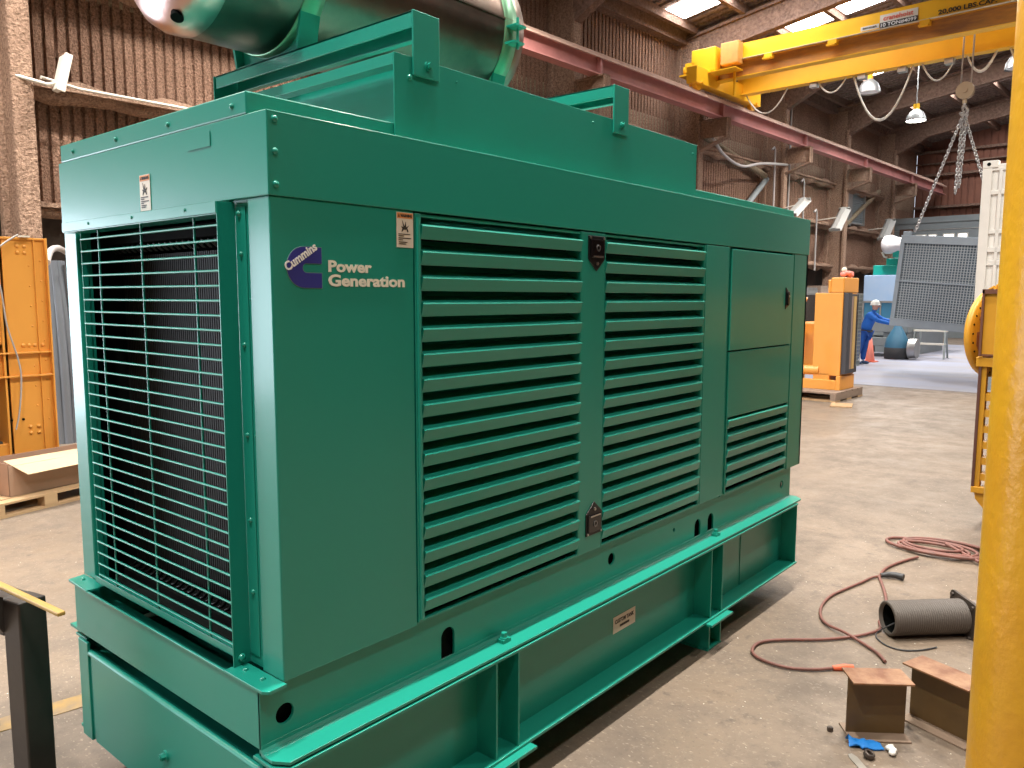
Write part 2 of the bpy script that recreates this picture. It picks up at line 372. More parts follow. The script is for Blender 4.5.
# --- lettering and logo on the side panel
def arc(cx, cz, r, a0, a1, n=14): return [(cx + r * math.cos(math.radians(a0 + (a1 - a0) * i / n)), cz + r * math.sin(math.radians(a0 + (a1 - a0) * i / n))) for i in range(n + 1)]
def cshape(g):
    # a C with flat right ends: outer round left side, inner slot open to the right
    x1 = .1625; zt = 2.006 + g; zb = 1.893 - g; zm = 1.950; R = (zt - zb) / 2
    ri = .0135 - g
    p = [(x1 + g, zt)] + [(.048 - g + R + R * math.cos(math.radians(a)), zm + R * math.sin(math.radians(a))) for a in range(90, 271, 10)] + [(x1 + g, zb), (x1 + g, zm - ri - .002)]
    p += [(.112 + ri * math.cos(math.radians(a)), zm - .002 + ri * math.sin(math.radians(a))) for a in range(270, 89, -15)] + [(x1 + g, zm + ri - .002)]
    return p
MB().prism(cshape(.0016), 'y', -.0012, 0).build('logo_outline', LOGO_EDGE, G, loc=(0, -.0002, 0))
lg = MB().prism(cshape(0), 'y', -.0022, -.0008).build('logo', LOGO_BLUE, G, loc=(0, -.0002, 0))
k = fit(text_mb('Cummins', .04, .0013), 0, .120, 0, .026, 0)
a = math.radians(33)
k.v = [(.049 + v[0] * math.cos(a) - v[2] * math.sin(a), v[1] - .003, 1.936 + v[0] * math.sin(a) + v[2] * math.cos(a)) for v in k.v]
k.build('logo_name', LETTER_W, lg)
k = fit(text_mb('Power', .1, .0035), .186, .345, 1.939, 1.973, -.0015); k2 = fit(text_mb('Generation', .1, .0035), .185, .477, 1.898, 1.933, -.0015)
k.add(k2.v, k2.f); k.build('lettering', LETTER, G)

# --- louvred doors
PIT = .0826; FH = .0445
def blades(x0, x1, ztop, n, m):
    for i in range(n):
        z = ztop - i * PIT
        m.prism([(-.004, z), (-.0085, z - .0018), (-.0105, z - .006), (-.0005, z - FH), (.001, z - FH - .002), (.014, z - FH + .002), (.014, z - FH + .004), (.004, z - FH + .003), (.006, z - .004),
                 (.052, z + .018), (.072, z + .036), (.074, z + .038), (.054, z + .021), (.010, z + .002)], 'x', x0, x1)
def louvre_door(name, x0, x1, lx0, lx1, zt, zb, ztop, n):
    fr = MB()
    fr.box(x0, lx0, -.002, .03, zb, zt); fr.box(lx1, x1, -.002, .03, zb, zt)
    fr.box(lx0, lx1, .003, .03, zt - .010, zt); fr.box(lx0, lx1, .0, .03, zb, zb + .008)
    for xx in (lx0, lx1): fr.box(xx - .002, xx + .002, 0.0, .075, zb, zt)
    d = fr.build(name, GREEN, G, bevel=.002)
    b = MB(); blades(lx0, lx1, ztop, n, b); b.build('louvre_blades', GREEN, d)
    return d
D1 = louvre_door('louvred_door', .5215, 1.6025, .549, 1.432, ZS - .006, ZB + .008, 2.099, 16)
D2 = louvre_door('louvred_door', 1.6055, 2.518, 1.610, 2.506, ZS - .006, ZB + .008, 2.099, 16)
MB().cyl((.533, -.004, ZB + .02), (.533, -.004, ZS - .02), .006, n=10).build('hinge', GREEN, D1)
# latches with their folding handles
def latch(parent, xc, zc, flip, w=.118, h=.145):
    s = -1 if flip else 1
    P = lambda pts: [(xc + x, zc + s * z) for x, z in pts]
    o = MB().prism(P([(-w / 2, h / 2), (w / 2, h / 2), (w / 2, -h * .16), (0, -h / 2), (-w / 2, -h * .16)]), 'y', -.008, -.001).build('latch', BLACK, parent, bevel=.003)
    k = MB().prism(P([(-w * .40, h * .40), (w * .40, h * .40), (w * .40, -h * .12), (-w * .40, -h * .12)]), 'y', -.014, -.008)
    k.build('paddle', mat('gloss_black', (.006, .006, .007), .12, spec=.6) if not bpy.data.materials.get('gloss_black') else bpy.data.materials['gloss_black'], o, bevel=.003)
    c = MB()
    c.prism(P([(-w * .30, -h * .06), (w * .32, -h * .06), (w * .32, -h * .10), (-w * .30, -h * .10)]), 'y', -.0155, -.013)
    c.prism([(xc - w * .42 + p[0], zc + s * (h * .44) + p[1]) for p in circ(0, 0, .005, 8)], 'y', -.012, -.006)
    c.prism([(xc + w * .42 + p[0], zc + s * (h * .44) + p[1]) for p in circ(0, 0, .005, 8)], 'y', -.012, -.006)
    c.prism([(xc + p[0], zc - s * h * .28 + p[1]) for p in circ(0, 0, .007, 10)], 'y', -.013, -.006)
    c.build('chrome_trim', STEEL, o, label='chrome screws and bar')
    r = MB().prism([(xc + p[0], zc + s * h * .16 + p[1]) for p in circ(0, 0, .014, 14)], 'y', -.0165, -.013, holes=[[(xc + p[0], zc + s * h * .16 + p[1]) for p in circ(0, 0, .008, 14)]])
    r.build('keyhole_ring', mat('dull_steel', (.25, .25, .26), .4, metal=1) if not bpy.data.materials.get('dull_steel') else bpy.data.materials['dull_steel'], o)
    return o
latch(D1, 1.536, 2.047, False); latch(D1, 1.541, .926, True)
# control section: upper door, lower panel, small louvres
c = MB().box(2.818, 3.690, -.006, .026, 1.580, ZS - .012).build('control_door', GREEN, G, bevel=.003)
h = MB().prism([(3.572, 1.93), (3.628, 1.90), (3.628, 1.82), (3.572, 1.795)], 'y', -.010, -.005).build('handle', BLACK, c, bevel=.003)
MB().prism(oval(3.600, 1.862, .014, .085), 'y', -.020, -.010).build('handle_grip', BLACK, h, bevel=.002)
MB().prism(circ(3.600, 1.875, .006, 8), 'y', -.023, -.019).build('lock_barrel', STEEL, h, label='bright lock barrel')
p = MB(); p.box(2.818, 3.690, -.004, .026, 1.212, 1.572); p.box(2.818, 2.832, -.002, .03, ZB + .01, 1.212); p.box(3.676, 3.690, -.002, .03, ZB + .01, 1.212); p.box(2.832, 3.676, 0, .03, ZB + .004, ZB + .016)
p = p.build('lower_panel', GREEN, G, bevel=.003)
b = MB(); blades(2.832, 3.676, 1.196 - .0, 5, b); b.build('louvre_blades', GREEN, p)
MB().box(2.785, 2.818, .006, .03, ZB, ZS).build('frame_strip', GREEN, G); MB().box(3.690, 3.715, .006, .03, ZB, ZS).build('frame_strip', GREEN, G)

# --- front guard and radiator
m = MB(); m.box(-.046, .010, .187, .191, ZB + .002, 2.132); m.box(-.010, .010, 1.196, 1.199, ZB + .002, 2.10)
m.box(.0095, .0125, .135, .186, ZB + .03, 2.12); m.box(.0095, .0125, 1.20, 1.235, ZB + .03, 2.12)
m.box(-.046, .02, .19, 1.26, 2.096, 2.100); m.box(-.048, -.044, .19, 1.26, 2.100, 2.132); m.box(-.03, .02, .191, 1.183, .796, .800); m.box(-.032, -.028, .191, 1.183, .800, .822)
gd = m.build('grille_guard', GREEN, G, bevel=.001)
hb = MB().cyl((0, .189, 0), (0, 1.135, 0), .0036, n=8).build('horizontal_bar', GREEN, gd); hb.location = (-.034, 0, 2.068)
for i in range(1, 30): cp(hb, (-.034, 0, 2.068 - i * .0424))
for y in (1.004, .686, .349): MB().cyl((-.027, y, .80), (-.027, y, 2.10), .0036, n=6).build('vertical_bar', GREEN, gd)
MB().box(.16, .24, .12, 1.25, .80, 2.02).build('radiator_core', FINS, G)
m = MB(); m.box(.10, .24, .12, 1.25, 2.06, 2.10); m.box(.10, .24, .12, 1.25, .78, .80); m.box(.05, .10, .11, .12, .78, 2.12); m.box(.05, .24, 1.25, 1.26, .78, 2.12); m.box(.24, .25, .1, 1.27, .78, 2.13)
m.build('radiator_frame', DARK, G)
for i in range(26):
    m = MB(); y = .17 + i * .041
    m.tube([(.13, y, 2.03), (.115, y + .004, 2.045), (.11, y + .018, 2.052), (.118, y + .03, 2.04), (.13, y + .032, 2.03)], .006, n=6)
    m.build('header_tube', BLACK, G)
    MB().tube([(.14, y, .84), (.12, y + .004, .82), (.12, y + .02, .815)], .006, n=5).build('bottom_tube', BLACK, G)

# --- skid rails under the enclosure
YW = .022; ZF = .570
out = [(-.066, ZF), (3.845, ZF), (3.845, .774), (-.066, .774)]
hol = [circ(.014, .669, .030, 22), oval(.681, .646, .033, .128), circ(1.727, .690, .028, 20), circ(2.302, .694, .011, 12), oval(2.559, .636, .034, .118), oval(2.710, .636, .034, .118), circ(3.705, .675, .026, 18)]
m = MB(); m.prism(out, 'y', YW, YW + .01, holes=hol)
m.prism([(YW + .002, ZF + .034), (YW - .0005, ZF + .032), (YW - .002, ZF + .022), (YW - .009, ZF + .014), (YW - .020, ZF + .0102), (YW + .002, ZF + .009)], 'x', -.066, 3.80)
m.prism([(-.066, YW + .01), (-.066, -.030), (-.036, -.074), (3.79, -.074), (3.80, -.07), (3.845, -.02), (3.845, YW + .01)], 'z', ZF, ZF + .010)
m.box(-.06, 3.84, YW + .001, .058, .762, .772)
m.build('skid_rail', GREEN_TANK, G, bevel=.0015)
m = MB(); m.box(-.05, 3.84, W - .08, W - .07, ZF, .772); m.box(-.05, 3.84, W - .08, W + .03, ZF, ZF + .01)
m.build('skid_rail', GREEN_TANK, G)
m = MB(); m.box(-.066, -.058, YW + .001, 1.292, .590, .768)
m.box(-.043, .04, .20, 1.175, .700, .706)
m.build('front_cross_member', GREEN_TANK, G, bevel=.001)
m = MB(); m.prism([(-.072, .0), (-.072, .20), (.0, .20), (0.0, -.014), (-.060, -.018)], 'z', .766, .776)
m.prism([(-.072, 1.17), (0, 1.17), (0, 1.365), (-.065, 1.352)], 'z', .766, .776); m.box(-.072, -.066, .2, 1.17, .766, .774)
m.build('base_angle', GREEN, G, bevel=.0015)
m = MB(); m.box(.0, 3.80, .060, .066, .582, .76); m.box(.3, .31, .1, 1.25, .582, .76)  # dark sheet added behind the web holes so no light shows through
m.build('skid_dark_liner', DARK_LINING, G)

# --- base tank
Tk = empty('tank_tmp', (0, 0, 0), 0, 'x', 'x')
m = MB()
m.prism([(-.070, .06), (-.070, -.03), (-.042, -.080), (3.735, -.080), (3.735, .06)], 'z', .553, .5635)      # top flange
m.box(-.05, 3.735, .018, .028, .18, .556)                                                              # web
m.prism([(-.058, -.06), (-.03, -.085), (3.735, -.085), (3.735, .30), (-.058, .30)], 'z', .170, .182)      # bottom flange
m.box(-.05, 3.735, W - .11, W - .10, .18, .56); m.box(-.05, 3.735, W - .12, W - .02, .170, .182); m.box(-.05, 3.735, W - .12, W - .02, .548, .558)
m.box(0, 3.735, .02, W - .1, .50, .506); m.box(0, 3.73, .02, W - .1, .18, .186); m.box(3.725, 3.735, .02, W - .02, .18, .555)
tank = m.build('fuel_tank', GREEN_TANK, G, bevel=.0015); bpy.data.objects.remove(Tk)
m = MB(); m.box(-.060, -.052, .06, 1.19, .168, .508); m.cyl((-.048, .045, .510), (-.048, 1.265, .510), .0125, n=14); m.box(-.050, .10, .06, 1.26, .503, .511)
m.box(-.060, -.048, 1.222, 1.305, .160, .552); m.box(-.053, -.048, 1.19, 1.222, .168, .50)
m.build('tank_front_plate', GREEN_TANK, tank, bevel=.002)
for x in (.830, .955, 2.537, 2.668, 3.722):
    MB().box(x - .004, x + .004, -.078, .02, .182, .556).build('stiffener', GREEN_TANK, tank, bevel=.001)
MB().cyl((.892, .002, .200), (.892, .002, .27), .007, n=8).cyl((.892, .002, .268), (.892, .002, .29), .011, n=6).cyl((.892, .002, .198), (.892, .002, .205), .012, n=6).build('drain_pipe', GREEN_TANK, tank)
for x in (.892, 2.602):
    MB().box(x - .125, x + .125, -.118, 1.36, .158, .170).build('foot_plate', GREEN_TANK, tank, bevel=.001)
    m = MB()
    for q in (-.065, .065): m.box(x + q - .005, x + q + .005, -.075, 1.33, .006, .158)
    m.box(x - .065, x + .065, .0, .008, .0, .158); m.box(x - .08, x + .08, -.075, 1.33, 0, .008)
    m.build('cross_foot', GREEN_TANK, tank)
for x in (1.75, 3.6): MB().box(x - .04, x + .04, .25, 1.2, 0, .17).build('cross_foot', GREEN_TANK, tank)
MB().box(3.094, 3.098, .014, .019, .184, .553).build('web_seam', GREEN_TANK, tank)
tl = MB().box(0, .19, -.0015, 0, 0, .078).build('tank_label', WHITE_L, tank); tl.location = (1.742, .0175, .330)
k = fit(text_mb('CUSTOM TANK', .03, .0008), .014, .176, .042, .062, -.002); k.box(.055, .135, -.003, -.001, .020, .030); k.build('tank_label_print', INK, tl)
m = MB(); m.cyl((-.060, .618, .337), (-.080, .618, .337), .013, n=6, smooth=False); m.cyl((-.060, .618, .337), (-.066, .618, .337), .019, n=16); m.cyl((-.08, .618, .337), (-.084, .618, .337), .008, n=8)
m.build('drain_plug', GREEN_TANK, tank)

# --- roof plenum, lifting beams
PX0, PX1, PY0, PY1, PZ = .517, 2.550, .080, 1.29, 2.638
m = MB(); m.box(PX0, PX1, PY0, PY0 + .006, ZT + .002, PZ); m.box(PX0, PX1, PY1 - .006, PY1, ZT + .06, PZ)
m.box(PX1 - .006, PX1, PY0, PY1, ZT + .06, PZ); 
m.box(PX0 + .001, PX0 + .05, PY0 + .007, PY1 - .007, PZ - .036, PZ - .001); m.box(PX0 + .075, PX0 + .081, PY0 + .007, PY1 - .007, ZT + .06, PZ - .01); m.box(PX0 + .08, PX1 - .01, PY0 + .007, PY1 - .007, PZ - .02, PZ - .015)
pl = m.build('roof_plenum', GREEN, G, bevel=.0015)
def beam(x0):
    m = MB(); w = .106
    m.box(x0, x0 + .008, PY0, PY1 - .01, 2.732, 2.782); m.box(x0, x0 + w, PY0, PY1 - .01, 2.775, 2.782); m.box(x0 + w - .008, x0 + w, PY0, PY1 - .01, 2.726, 2.782); m.box(x0 + w - .03, x0 + w, PY0, PY1 - .01, 2.724, 2.729)
    o = m.build('lifting_beam', GREEN, G, bevel=.001)
    for y0 in (PY0 - .010, PY1 + .002): MB().box(x0 - .002, x0 + w + .010, y0, y0 + .009, 2.580, 2.784).build('end_plate', GREEN, o, bevel=.003)
    for (bx, bz) in ((x0 + .062, 2.620),):
        MB().cyl((bx, PY0 - .010, bz), (bx, PY0 - .016, bz), .015, n=14).cyl((bx, PY0 - .014, bz), (bx, PY0 - .026, bz), .010, n=6, smooth=False).build('bolt', GREEN, o)
beam(.594); beam(1.768)
# --- muffler lying on the roof
my, mz, mr = .93, 3.12, .31
mx0, mx1 = .27, 1.76
m = MB(); m.lathe([(mr, mx0), (mr, mx1)], (0, my, mz), 'x', 64)
m.box(mx0 + .03, mx1 - .02, my - mr * math.cos(.1) - .006, my - mr * math.cos(.1) + .002, mz + mr * math.sin(.1) - .006, mz + mr * math.sin(.1) + .002)  # ridge shaped along the line where the drum's reflections change
mu = m.build('muffler', MUFF, G)
MB().lathe([(mr + .004, .05), (mr + .004, .0), (mr, -.01), (mr * .97, -.04), (mr * .86, -.075), (mr * .62, -.105), (mr * .3, -.12), (.001, -.124)], (mx0, my, mz), 'x', 64).build('domed_end', MUFF_END, mu, label='bare shiny domed end of the muffler')
MB().lathe([(mr + .004, -.01), (mr + .004, .05), (mr * .97, .06), (mr * .86, .085), (mr * .3, .11), (.001, .112)], (mx1, my, mz), 'x', 64).build('domed_end', MUFF, mu)
MB().cyl((.235, my - .05, mz - mr + .07), (.215, my - .07, mz - mr + .018), .022, n=16).build('drain_boss', DARK, mu)
for sx in (.605, 1.675):
    MB().lathe([(mr, 0), (mr + .006, .002), (mr + .006, .085), (mr, .087)], (sx, my, mz), 'x', 64).build('strap', STRAP, mu, label='green tinted clamping strap')
    m = MB(); a = -.02
    for q in (.0, .10):
        cy, cz = my - (mr + .02) * math.cos(a - q * 2.2), mz + (mr + .02) * math.sin(a - q * 2.2)
        m.box(sx + .005, sx + .08, cy - .045, cy + .02, cz - .004, cz + .004)
    m.cyl((sx + .045, my - (mr + .045) * math.cos(a - .12), mz + mr * math.sin(a) - .10), (sx + .045, my - (mr + .045) * math.cos(a - .12), mz + mr * math.sin(a) + .04), .007, n=8)
    m.build('strap_lug', GREEN, mu)
    # saddle cradle following the round of the drum
    pts = [(my - .21, 2.783), (my + .21, 2.783)] + [(my + (mr + .003) * math.sin(t), mz - (mr + .003) * math.cos(t)) for t in [(.75 - .15 * i) for i in range(11)]]
    m = MB().prism(pts, 'x', sx + .035, sx + .043); m.box(sx - .0, sx + .085, my - .215, my + .215, 2.7825, 2.790)
    for q in (-1, 1): m.prism([(my + q * .20, 2.785), (my + q * .212, 2.785), (my + q * .245, mz - mr * .62), (my + q * .228, mz - mr * .65)], 'x', sx, sx + .085)
    m.build('saddle', GREEN, mu)

# --- bolts (each a part)
proto = MB()
proto.lathe([(.0001, -.0085), (.004, -.008), (.0075, -.0055), (.009, -.002), (.0095, 0)], (0, 0, 0), 'y', 14)
b0 = proto.build('bolt', GREEN, G); b0.location = (.020, -.004, 2.338)
def bolt(x, y, z, rot=(0, 0, 0), s=1):
    c = b0.copy(); COL.objects.link(c); c.location = (x, y, z); c.rotation_euler = rot; c.scale = (s, s, s)
FR = (0, 0, -PI / 2); UP = (-PI / 2, 0, 0)
for z in (2.254, 2.168): bolt(.019, -.004, z)
for y in (1.23, .878, .52, .157): bolt(-.006, y, 2.388, FR, .9)
for x in (.025, .20, .39, .515, .88, 1.24, 1.605, 1.96, 2.33, 2.62, 2.95, 3.3, 3.65): bolt(x, .035, ZT + .001, UP, .85)
for z in (2.10,): bolt(.009, .165, z, FR, 1.0)
for z in (1.988, 1.731, 1.47, 1.218, 1.0): bolt(.009, .160, z, FR, .85)
for z in (1.86, 1.47): bolt(.012, .122, z, FR, .6)
for z in (1.93, 1.47, 1.0): bolt(.009, 1.217, z, FR, .6)
bolt(-.02, .187, .80, (0, 0, 0), 1.3)
for y in (.06, .15, 1.30): bolt(-.03, y, .776, UP, .9)
for y in (1.03, .70, .36): bolt(-.047, y, 2.118, FR, .6)
bolt(.582, PY0, 2.572); bolt(2.508, PY0, 2.589, s=.7); bolt(1.62, PY0, 2.60, s=.5); bolt(.80, PY0, 2.60, s=.4)
for (x, z) in ((L + .003, 2.33), (L + .003, 2.18)): bolt(x, .02, z, (0, 0, PI / 2), .9)
for x in (.94, 2.700):
    m = MB(); m.box(x - .022, x + .022, -.032, .0, ZF + .010, ZF + .024); m.cyl((x, -.016, ZF + .024), (x, -.016, ZF + .046), .012, n=6, smooth=False); m.cyl((x, -.016, ZF + .024), (x, -.016, ZF + .029), .018, n=14)
    m.build('hold_down_bolt', GREEN_TANK, G)
# ================================================================== the hall (built square, then turned by BT)
def st(m, name, material, bevel=0):
    o = m.build(name, material, rotz=BT, bevel=bevel); o['kind'] = 'structure'; return o
X0, X1, YN, YF, YR = -16.0, 44.0, 11.0, -19.0, -4.0
def rz(y): return 9.6 + .15 * (11 - y) if y > YR else 9.6 + .15 * (y + 19)
fl = MB().box(X0, X1, YF, YN + .4, -.1, 0); st(fl, 'floor', FLOORM)
def ribbed(x0, x1, y, z0, z1, pitch=.158, d=.045, w=.055):
    """a ribbed sheet wall running along x: narrow grooves between broad flats"""
    prof = []; x = x0
    while x < x1:
        prof += [(x, y), (x + pitch - w, y), (x + pitch - w * .75, y + d), (x + pitch - w * .25, y + d)]; x += pitch
    prof += [(x1, y), (x1, y + .2), (x0, y + .2)]
    m = MB(); n = len(prof) - 2
    vs = [(p[0], p[1], z0) for p in prof[:n]] + [(p[0], p[1], z1) for p in prof[:n]]
    m.add(vs, [(i, i + 1, n + i + 1, n + i) for i in range(n - 1)])
    m.box(x0, x1, y + .06, y + .2, z0, z1)
    return m
DX0, DX1, DZ = -11.5, -1.5, 3.1        # a wide daylight doorway in this wall, beside and behind the camera
w = ribbed(DX1, X1, YN, 3.12, 9.75); w2 = ribbed(X0, DX0, YN, 3.12, 9.75); w3 = ribbed(DX0, DX1, YN, DZ, 9.75)
w.add(w2.v, w2.f); w.add(w3.v, w3.f); st(w, 'wall_left', FOAM)
st(MB().box(DX1, X1, YN + .25, YN + .4, 0, 3.2).box(X0, DX0, YN + .25, YN + .4, 0, 3.2), 'wall_left_lower', WALL_LOW)
st(MB().box(DX0 - .2, DX0, YN - .1, YN + .3, 0, DZ).box(DX1, DX1 + .2, YN - .1, YN + .3, 0, DZ).box(DX0, DX1, YN - .1, YN + .3, DZ, DZ + .2), 'door_1', GREY)
st(ribbed(X0, X1, YN + .001, 6.2, 7.05, .6), 'wall_left_tan_strip', FOAM3)
# far wall, ribbed, with girts
m = MB(); y = YF
while y < YN:
    m.box(X1, X1 + .06, y, y + .22, 0, rz(max(min(y, YN), YF)) + .3); y += .3
m.box(X1 + .05, X1 + .2, YF, YN, 0, 12)
st(m, 'wall_far', RUSTWALL)
m = MB()
for z in (9.2, 8.05, 6.45, 4.6, 3.0): m.box(X1 - .25, X1, YF, YN, z - .06, z + .06)
m.box(X1 - .22, X1, YF, YN, 8.6, 8.66)
st(m, 'trim_1', RAFT)
st(MB().box(X0, X1, YF - .2, YF, 0, 9.7), 'wall_right', RUSTWALL)
# near end wall behind the camera with a big open doorway to the daylight
st(MB().box(X0 - .2, X0, YF, YN + .4, 0, 12.2), 'wall_near', RUSTWALL)
# roof: decking ribs run up the slope
m = MB()
for (ya, yb) in ((YN + .3, YR), (YF, YR)):
    za, zb = (9.6 - .045, rz(YR)) if ya > yb else (9.6, rz(YR))
    prof = []; x = X0
    while x < X1: prof += [(x, 0), (x + .16, 0), (x + .18, .07), (x + .28, .07)]; x += .30
    n = len(prof); m.add([(p[0], ya, za + p[1]) for p in prof] + [(p[0], yb, zb + p[1]) for p in prof], [(i, i + 1, n + i + 1, n + i) for i in range(n - 1)])
    m.add([(X0, ya, za + .15), (X1, ya, za + .15), (X1, yb, zb + .15), (X0, yb, zb + .15)], [(0, 1, 2, 3)])
st(m, 'ceiling', ROOFM)
m = MB(); pys = [10.4 - 1.5 * i for i in range(20)]
for y in pys:
    m.box(X0, X1, y - .07, y + .07, rz(y) - .22, rz(y) + .02)
m.box(X0, X1, 10.7, 11.02, 9.25, 9.62)
st(m, 'trim_2', RAFT)
FRX = [2.5 + 5.95 * k for k in range(-3, 7)]
for i, fx in enumerate(FRX):
    if DX0 < fx < DX1: continue
    c = MB(); c.box(fx - .135, fx + .135, 10.18, 10.30, 0, 8.55); c.box(fx - .05, fx + .05, 10.30, 11.0, 0, 9.3); c.box(fx - .135, fx + .135, 10.86, 11.02, 0, 9.4)
    o = st(c, 'steel_column', FOAM2, .02)
    r = MB()
    ys = [10.95, 8.9, YR]
    def low(y, d): return rz(y) - d
    r.prism([(10.95, 8.35), (10.2, 8.40), (8.9, low(8.9, .85)), (YR, low(YR, .80)), (YR, low(YR, .2)), (10.95, low(10.95, .2))], 'x', fx - .04, fx + .04)
    r.prism([(10.2, 8.33), (8.9, low(8.9, .92)), (YR, low(YR, .87)), (YR, low(YR, .80)), (8.9, low(8.9, .85)), (10.2, 8.42)], 'x', fx - .13, fx + .13)
    r.prism([(10.95, low(10.95, .28)), (YR, low(YR, .28)), (YR, low(YR, .2)), (10.95, low(10.95, .2))], 'x', fx - .13, fx + .13)
    r.prism([(YF, 8.6), (YR, low(YR, .87)), (YR, low(YR, .2)), (YF, 9.4)], 'x', fx - .1, fx + .1)
    for y in (8.0, 5.0, 2.0): r.tube([(fx, y, rz(y) - .9), (fx + .75, y, rz(y) - .15)], .04, n=6)
    st(r, 'roof_rafter', RAFT)
# girts along the wall: foam ledges
m = MB()
for z, d in ((4.78, .42), (3.14, .42), (6.45, .40)):
    for k in range(len(FRX) - 1):
        if z < 6 and FRX[k] < DX1: continue
        a, b = FRX[k] + .1, FRX[k + 1] - .1; n = 14; pts = []
        for i in range(n + 1):
            x = a + (b - a) * i / n; pts.append((x, YN - d * .5, z + .05 * math.sin(i * 2.1 + k) - .03))
        m.tube(pts, [.14 + .04 * math.sin(j * 1.7 + z) for j in range(n + 1)], n=8)
        m.box(a, b, YN - d, YN, z - .03, z + .03)
m = st(m, 'trim_3', FOAM2)
# diagonal braces and pipes on the wall
def pipe(name, pts, r, label, cat, material=CABLE, group=None, n=8):
    pts = [Vector(p) for p in pts]; o0 = pts[0]
    m = MB().tube([p - o0 for p in pts], r, n)
    o = m.build(name, material); o.location = b2w(*o0); o.rotation_euler = (0, 0, BT)
    tag(o, label, cat, group); return o
for k, (xa, za, xb, zb) in enumerate([(21.0, 6.9, 25.9, 6.1), (23.0, 3.9, 26.0, 6.0), (33.0, 4.6, 37.7, 6.7)]):
    m = MB().tube([(xa, 10.75, za), (xb, 10.75, zb)], .10, 8); st(m, 'wall_brace', FOAM3 if k != 1 else GREY)
pipe('conduit', [(2.75, 10.25, 4.80), (3.3, 10.45, 4.78), (8.3, 10.45, 4.76)], .022, 'thin cream conduit running along the brown foam ledge from the white tube light', 'conduit', WHITE_F)
pipe('conduit', [(3.35, 10.15, 3.42), (3.36, 10.15, 3.3), (3.36, 10.15, .2)], .022, 'white vertical conduit on the dark wall behind the upright yellow frame', 'conduit', WHITE_F)
for (x, za, zb, lab) in ((25.75, 7.0, 3.0, 'thin grey vertical pipe on the wall just right of the generator roof box'), (26.95, 9.2, 3.2, 'tallest grey vertical pipe reaching up past the pink rail beam'), (28.3, 6.2, 3.2, 'grey downpipe with a hooked top on the wall beyond the generator'), (29.6, 5.2, 2.9, 'short grey pipe on the wall left of the first slanted shop light')):
    pipe('wall_pipe', [(x - .25, 10.35, za - .1), (x - .08, 10.35, za), (x, 10.35, za - .12), (x, 10.35, zb)], .035, lab, 'pipe', CABLE)
pipe('wall_cable', smooth_path([(20.9, 10.1, 6.6), (21.6, 10.1, 6.2), (22.8, 10.1, 6.0), (24.2, 10.1, 6.25), (26.2, 10.1, 6.45)], 5), .045, 'pale cable drooping along the wall above the generator roof', 'cable', CABLE)

# skylights: translucent roof sheets between the purlins
wn = 1
SKX = [(-11.8, 1.1), (-5.2, 1.1), (1.0, 1.1), (6.6, 1.1), (11.6, 1.1), (18.9, 1.0), (22.85, 1.25), (29.4, 1.1), (35.1, 1.1), (41.0, 1.0)]
for (sx, sw) in SKX:
    m = MB()
    for a, b in zip(pys[0 if sx == 18.9 else 1:], pys[1 if sx == 18.9 else 2:]):
        if (sx == 18.9 and a < 6.9): break
        if (a + b) / 2 < (2.5 if sx < 14 else 1.5): break
        m.add([(sx - sw / 2, a - .12, rz(a - .12) - .03), (sx + sw / 2, a - .12, rz(a - .12) - .03), (sx + sw / 2, b + .12, rz(b + .12) - .03), (sx - sw / 2, b + .12, rz(b + .12) - .03)], [(0, 1, 2, 3)])
    o = m.build('window_%d' % wn, SKYL if sx < 17 else SKYF, rotz=BT); o['kind'] = 'structure'; wn += 1
# ================================================================== crane runway and bridge
RY = 9.6
m = MB(); m.box(X0 + .5, 43.6, RY - .14, RY + .14, 7.00, 7.03); m.box(X0 + .5, 43.6, RY - .012, RY + .012, 7.03, 7.42)
r = m.build('runway_beam', PINK, rotz=BT)
m = MB(); m.box(X0 + .5, 43.6, RY - .17, RY + .17, 7.42, 7.44); m.box(X0 + .5, 43.6, RY - .17, RY - .155, 7.37, 7.44); m.box(X0 + .5, 43.6, RY - .03, RY + .03, 7.44, 7.53)
m.build('rail_cap', PINK_T, r)
m = MB()
for fx in FRX: m.box(fx - .04, fx + .04, RY - .13, RY + .13, 7.03, 7.42)
m.build('web_stiffener', PINK, r)
tag(r, 'long dusty pink steel crane runway beam carried along the brown wall', 'beam')
for fx in FRX[1:]:
    m = MB(); m.box(-.12, .12, -.30, .75, -.03, .0); m.box(-.12, .12, -.30, -.27, -.55, 0); m.box(-.02, .02, -.3, .7, -.5, 0); m.prism([(-.30, -.55), (.75, -.9), (.75, -.86), (-.30, -.51)], 'x', -.12, .12)
    o = m.build('runway_bracket', FOAM2); o.location = b2w(fx, RY, 6.99); o.rotation_euler = (0, 0, BT); o['kind'] = 'structure'
m = MB(); m.box(X0 + .5, 43.6, -10.14, -9.86, 7.0, 7.5)
o = m.build('runway_beam', PINK, rotz=BT); tag(o, 'pink crane runway beam on the open right side of the hall', 'beam')
for fx in FRX[::2]:
    st(MB().box(fx - .15, fx + .15, -10.15, -9.85, 0, 7.0), 'runway_column', RAFT)

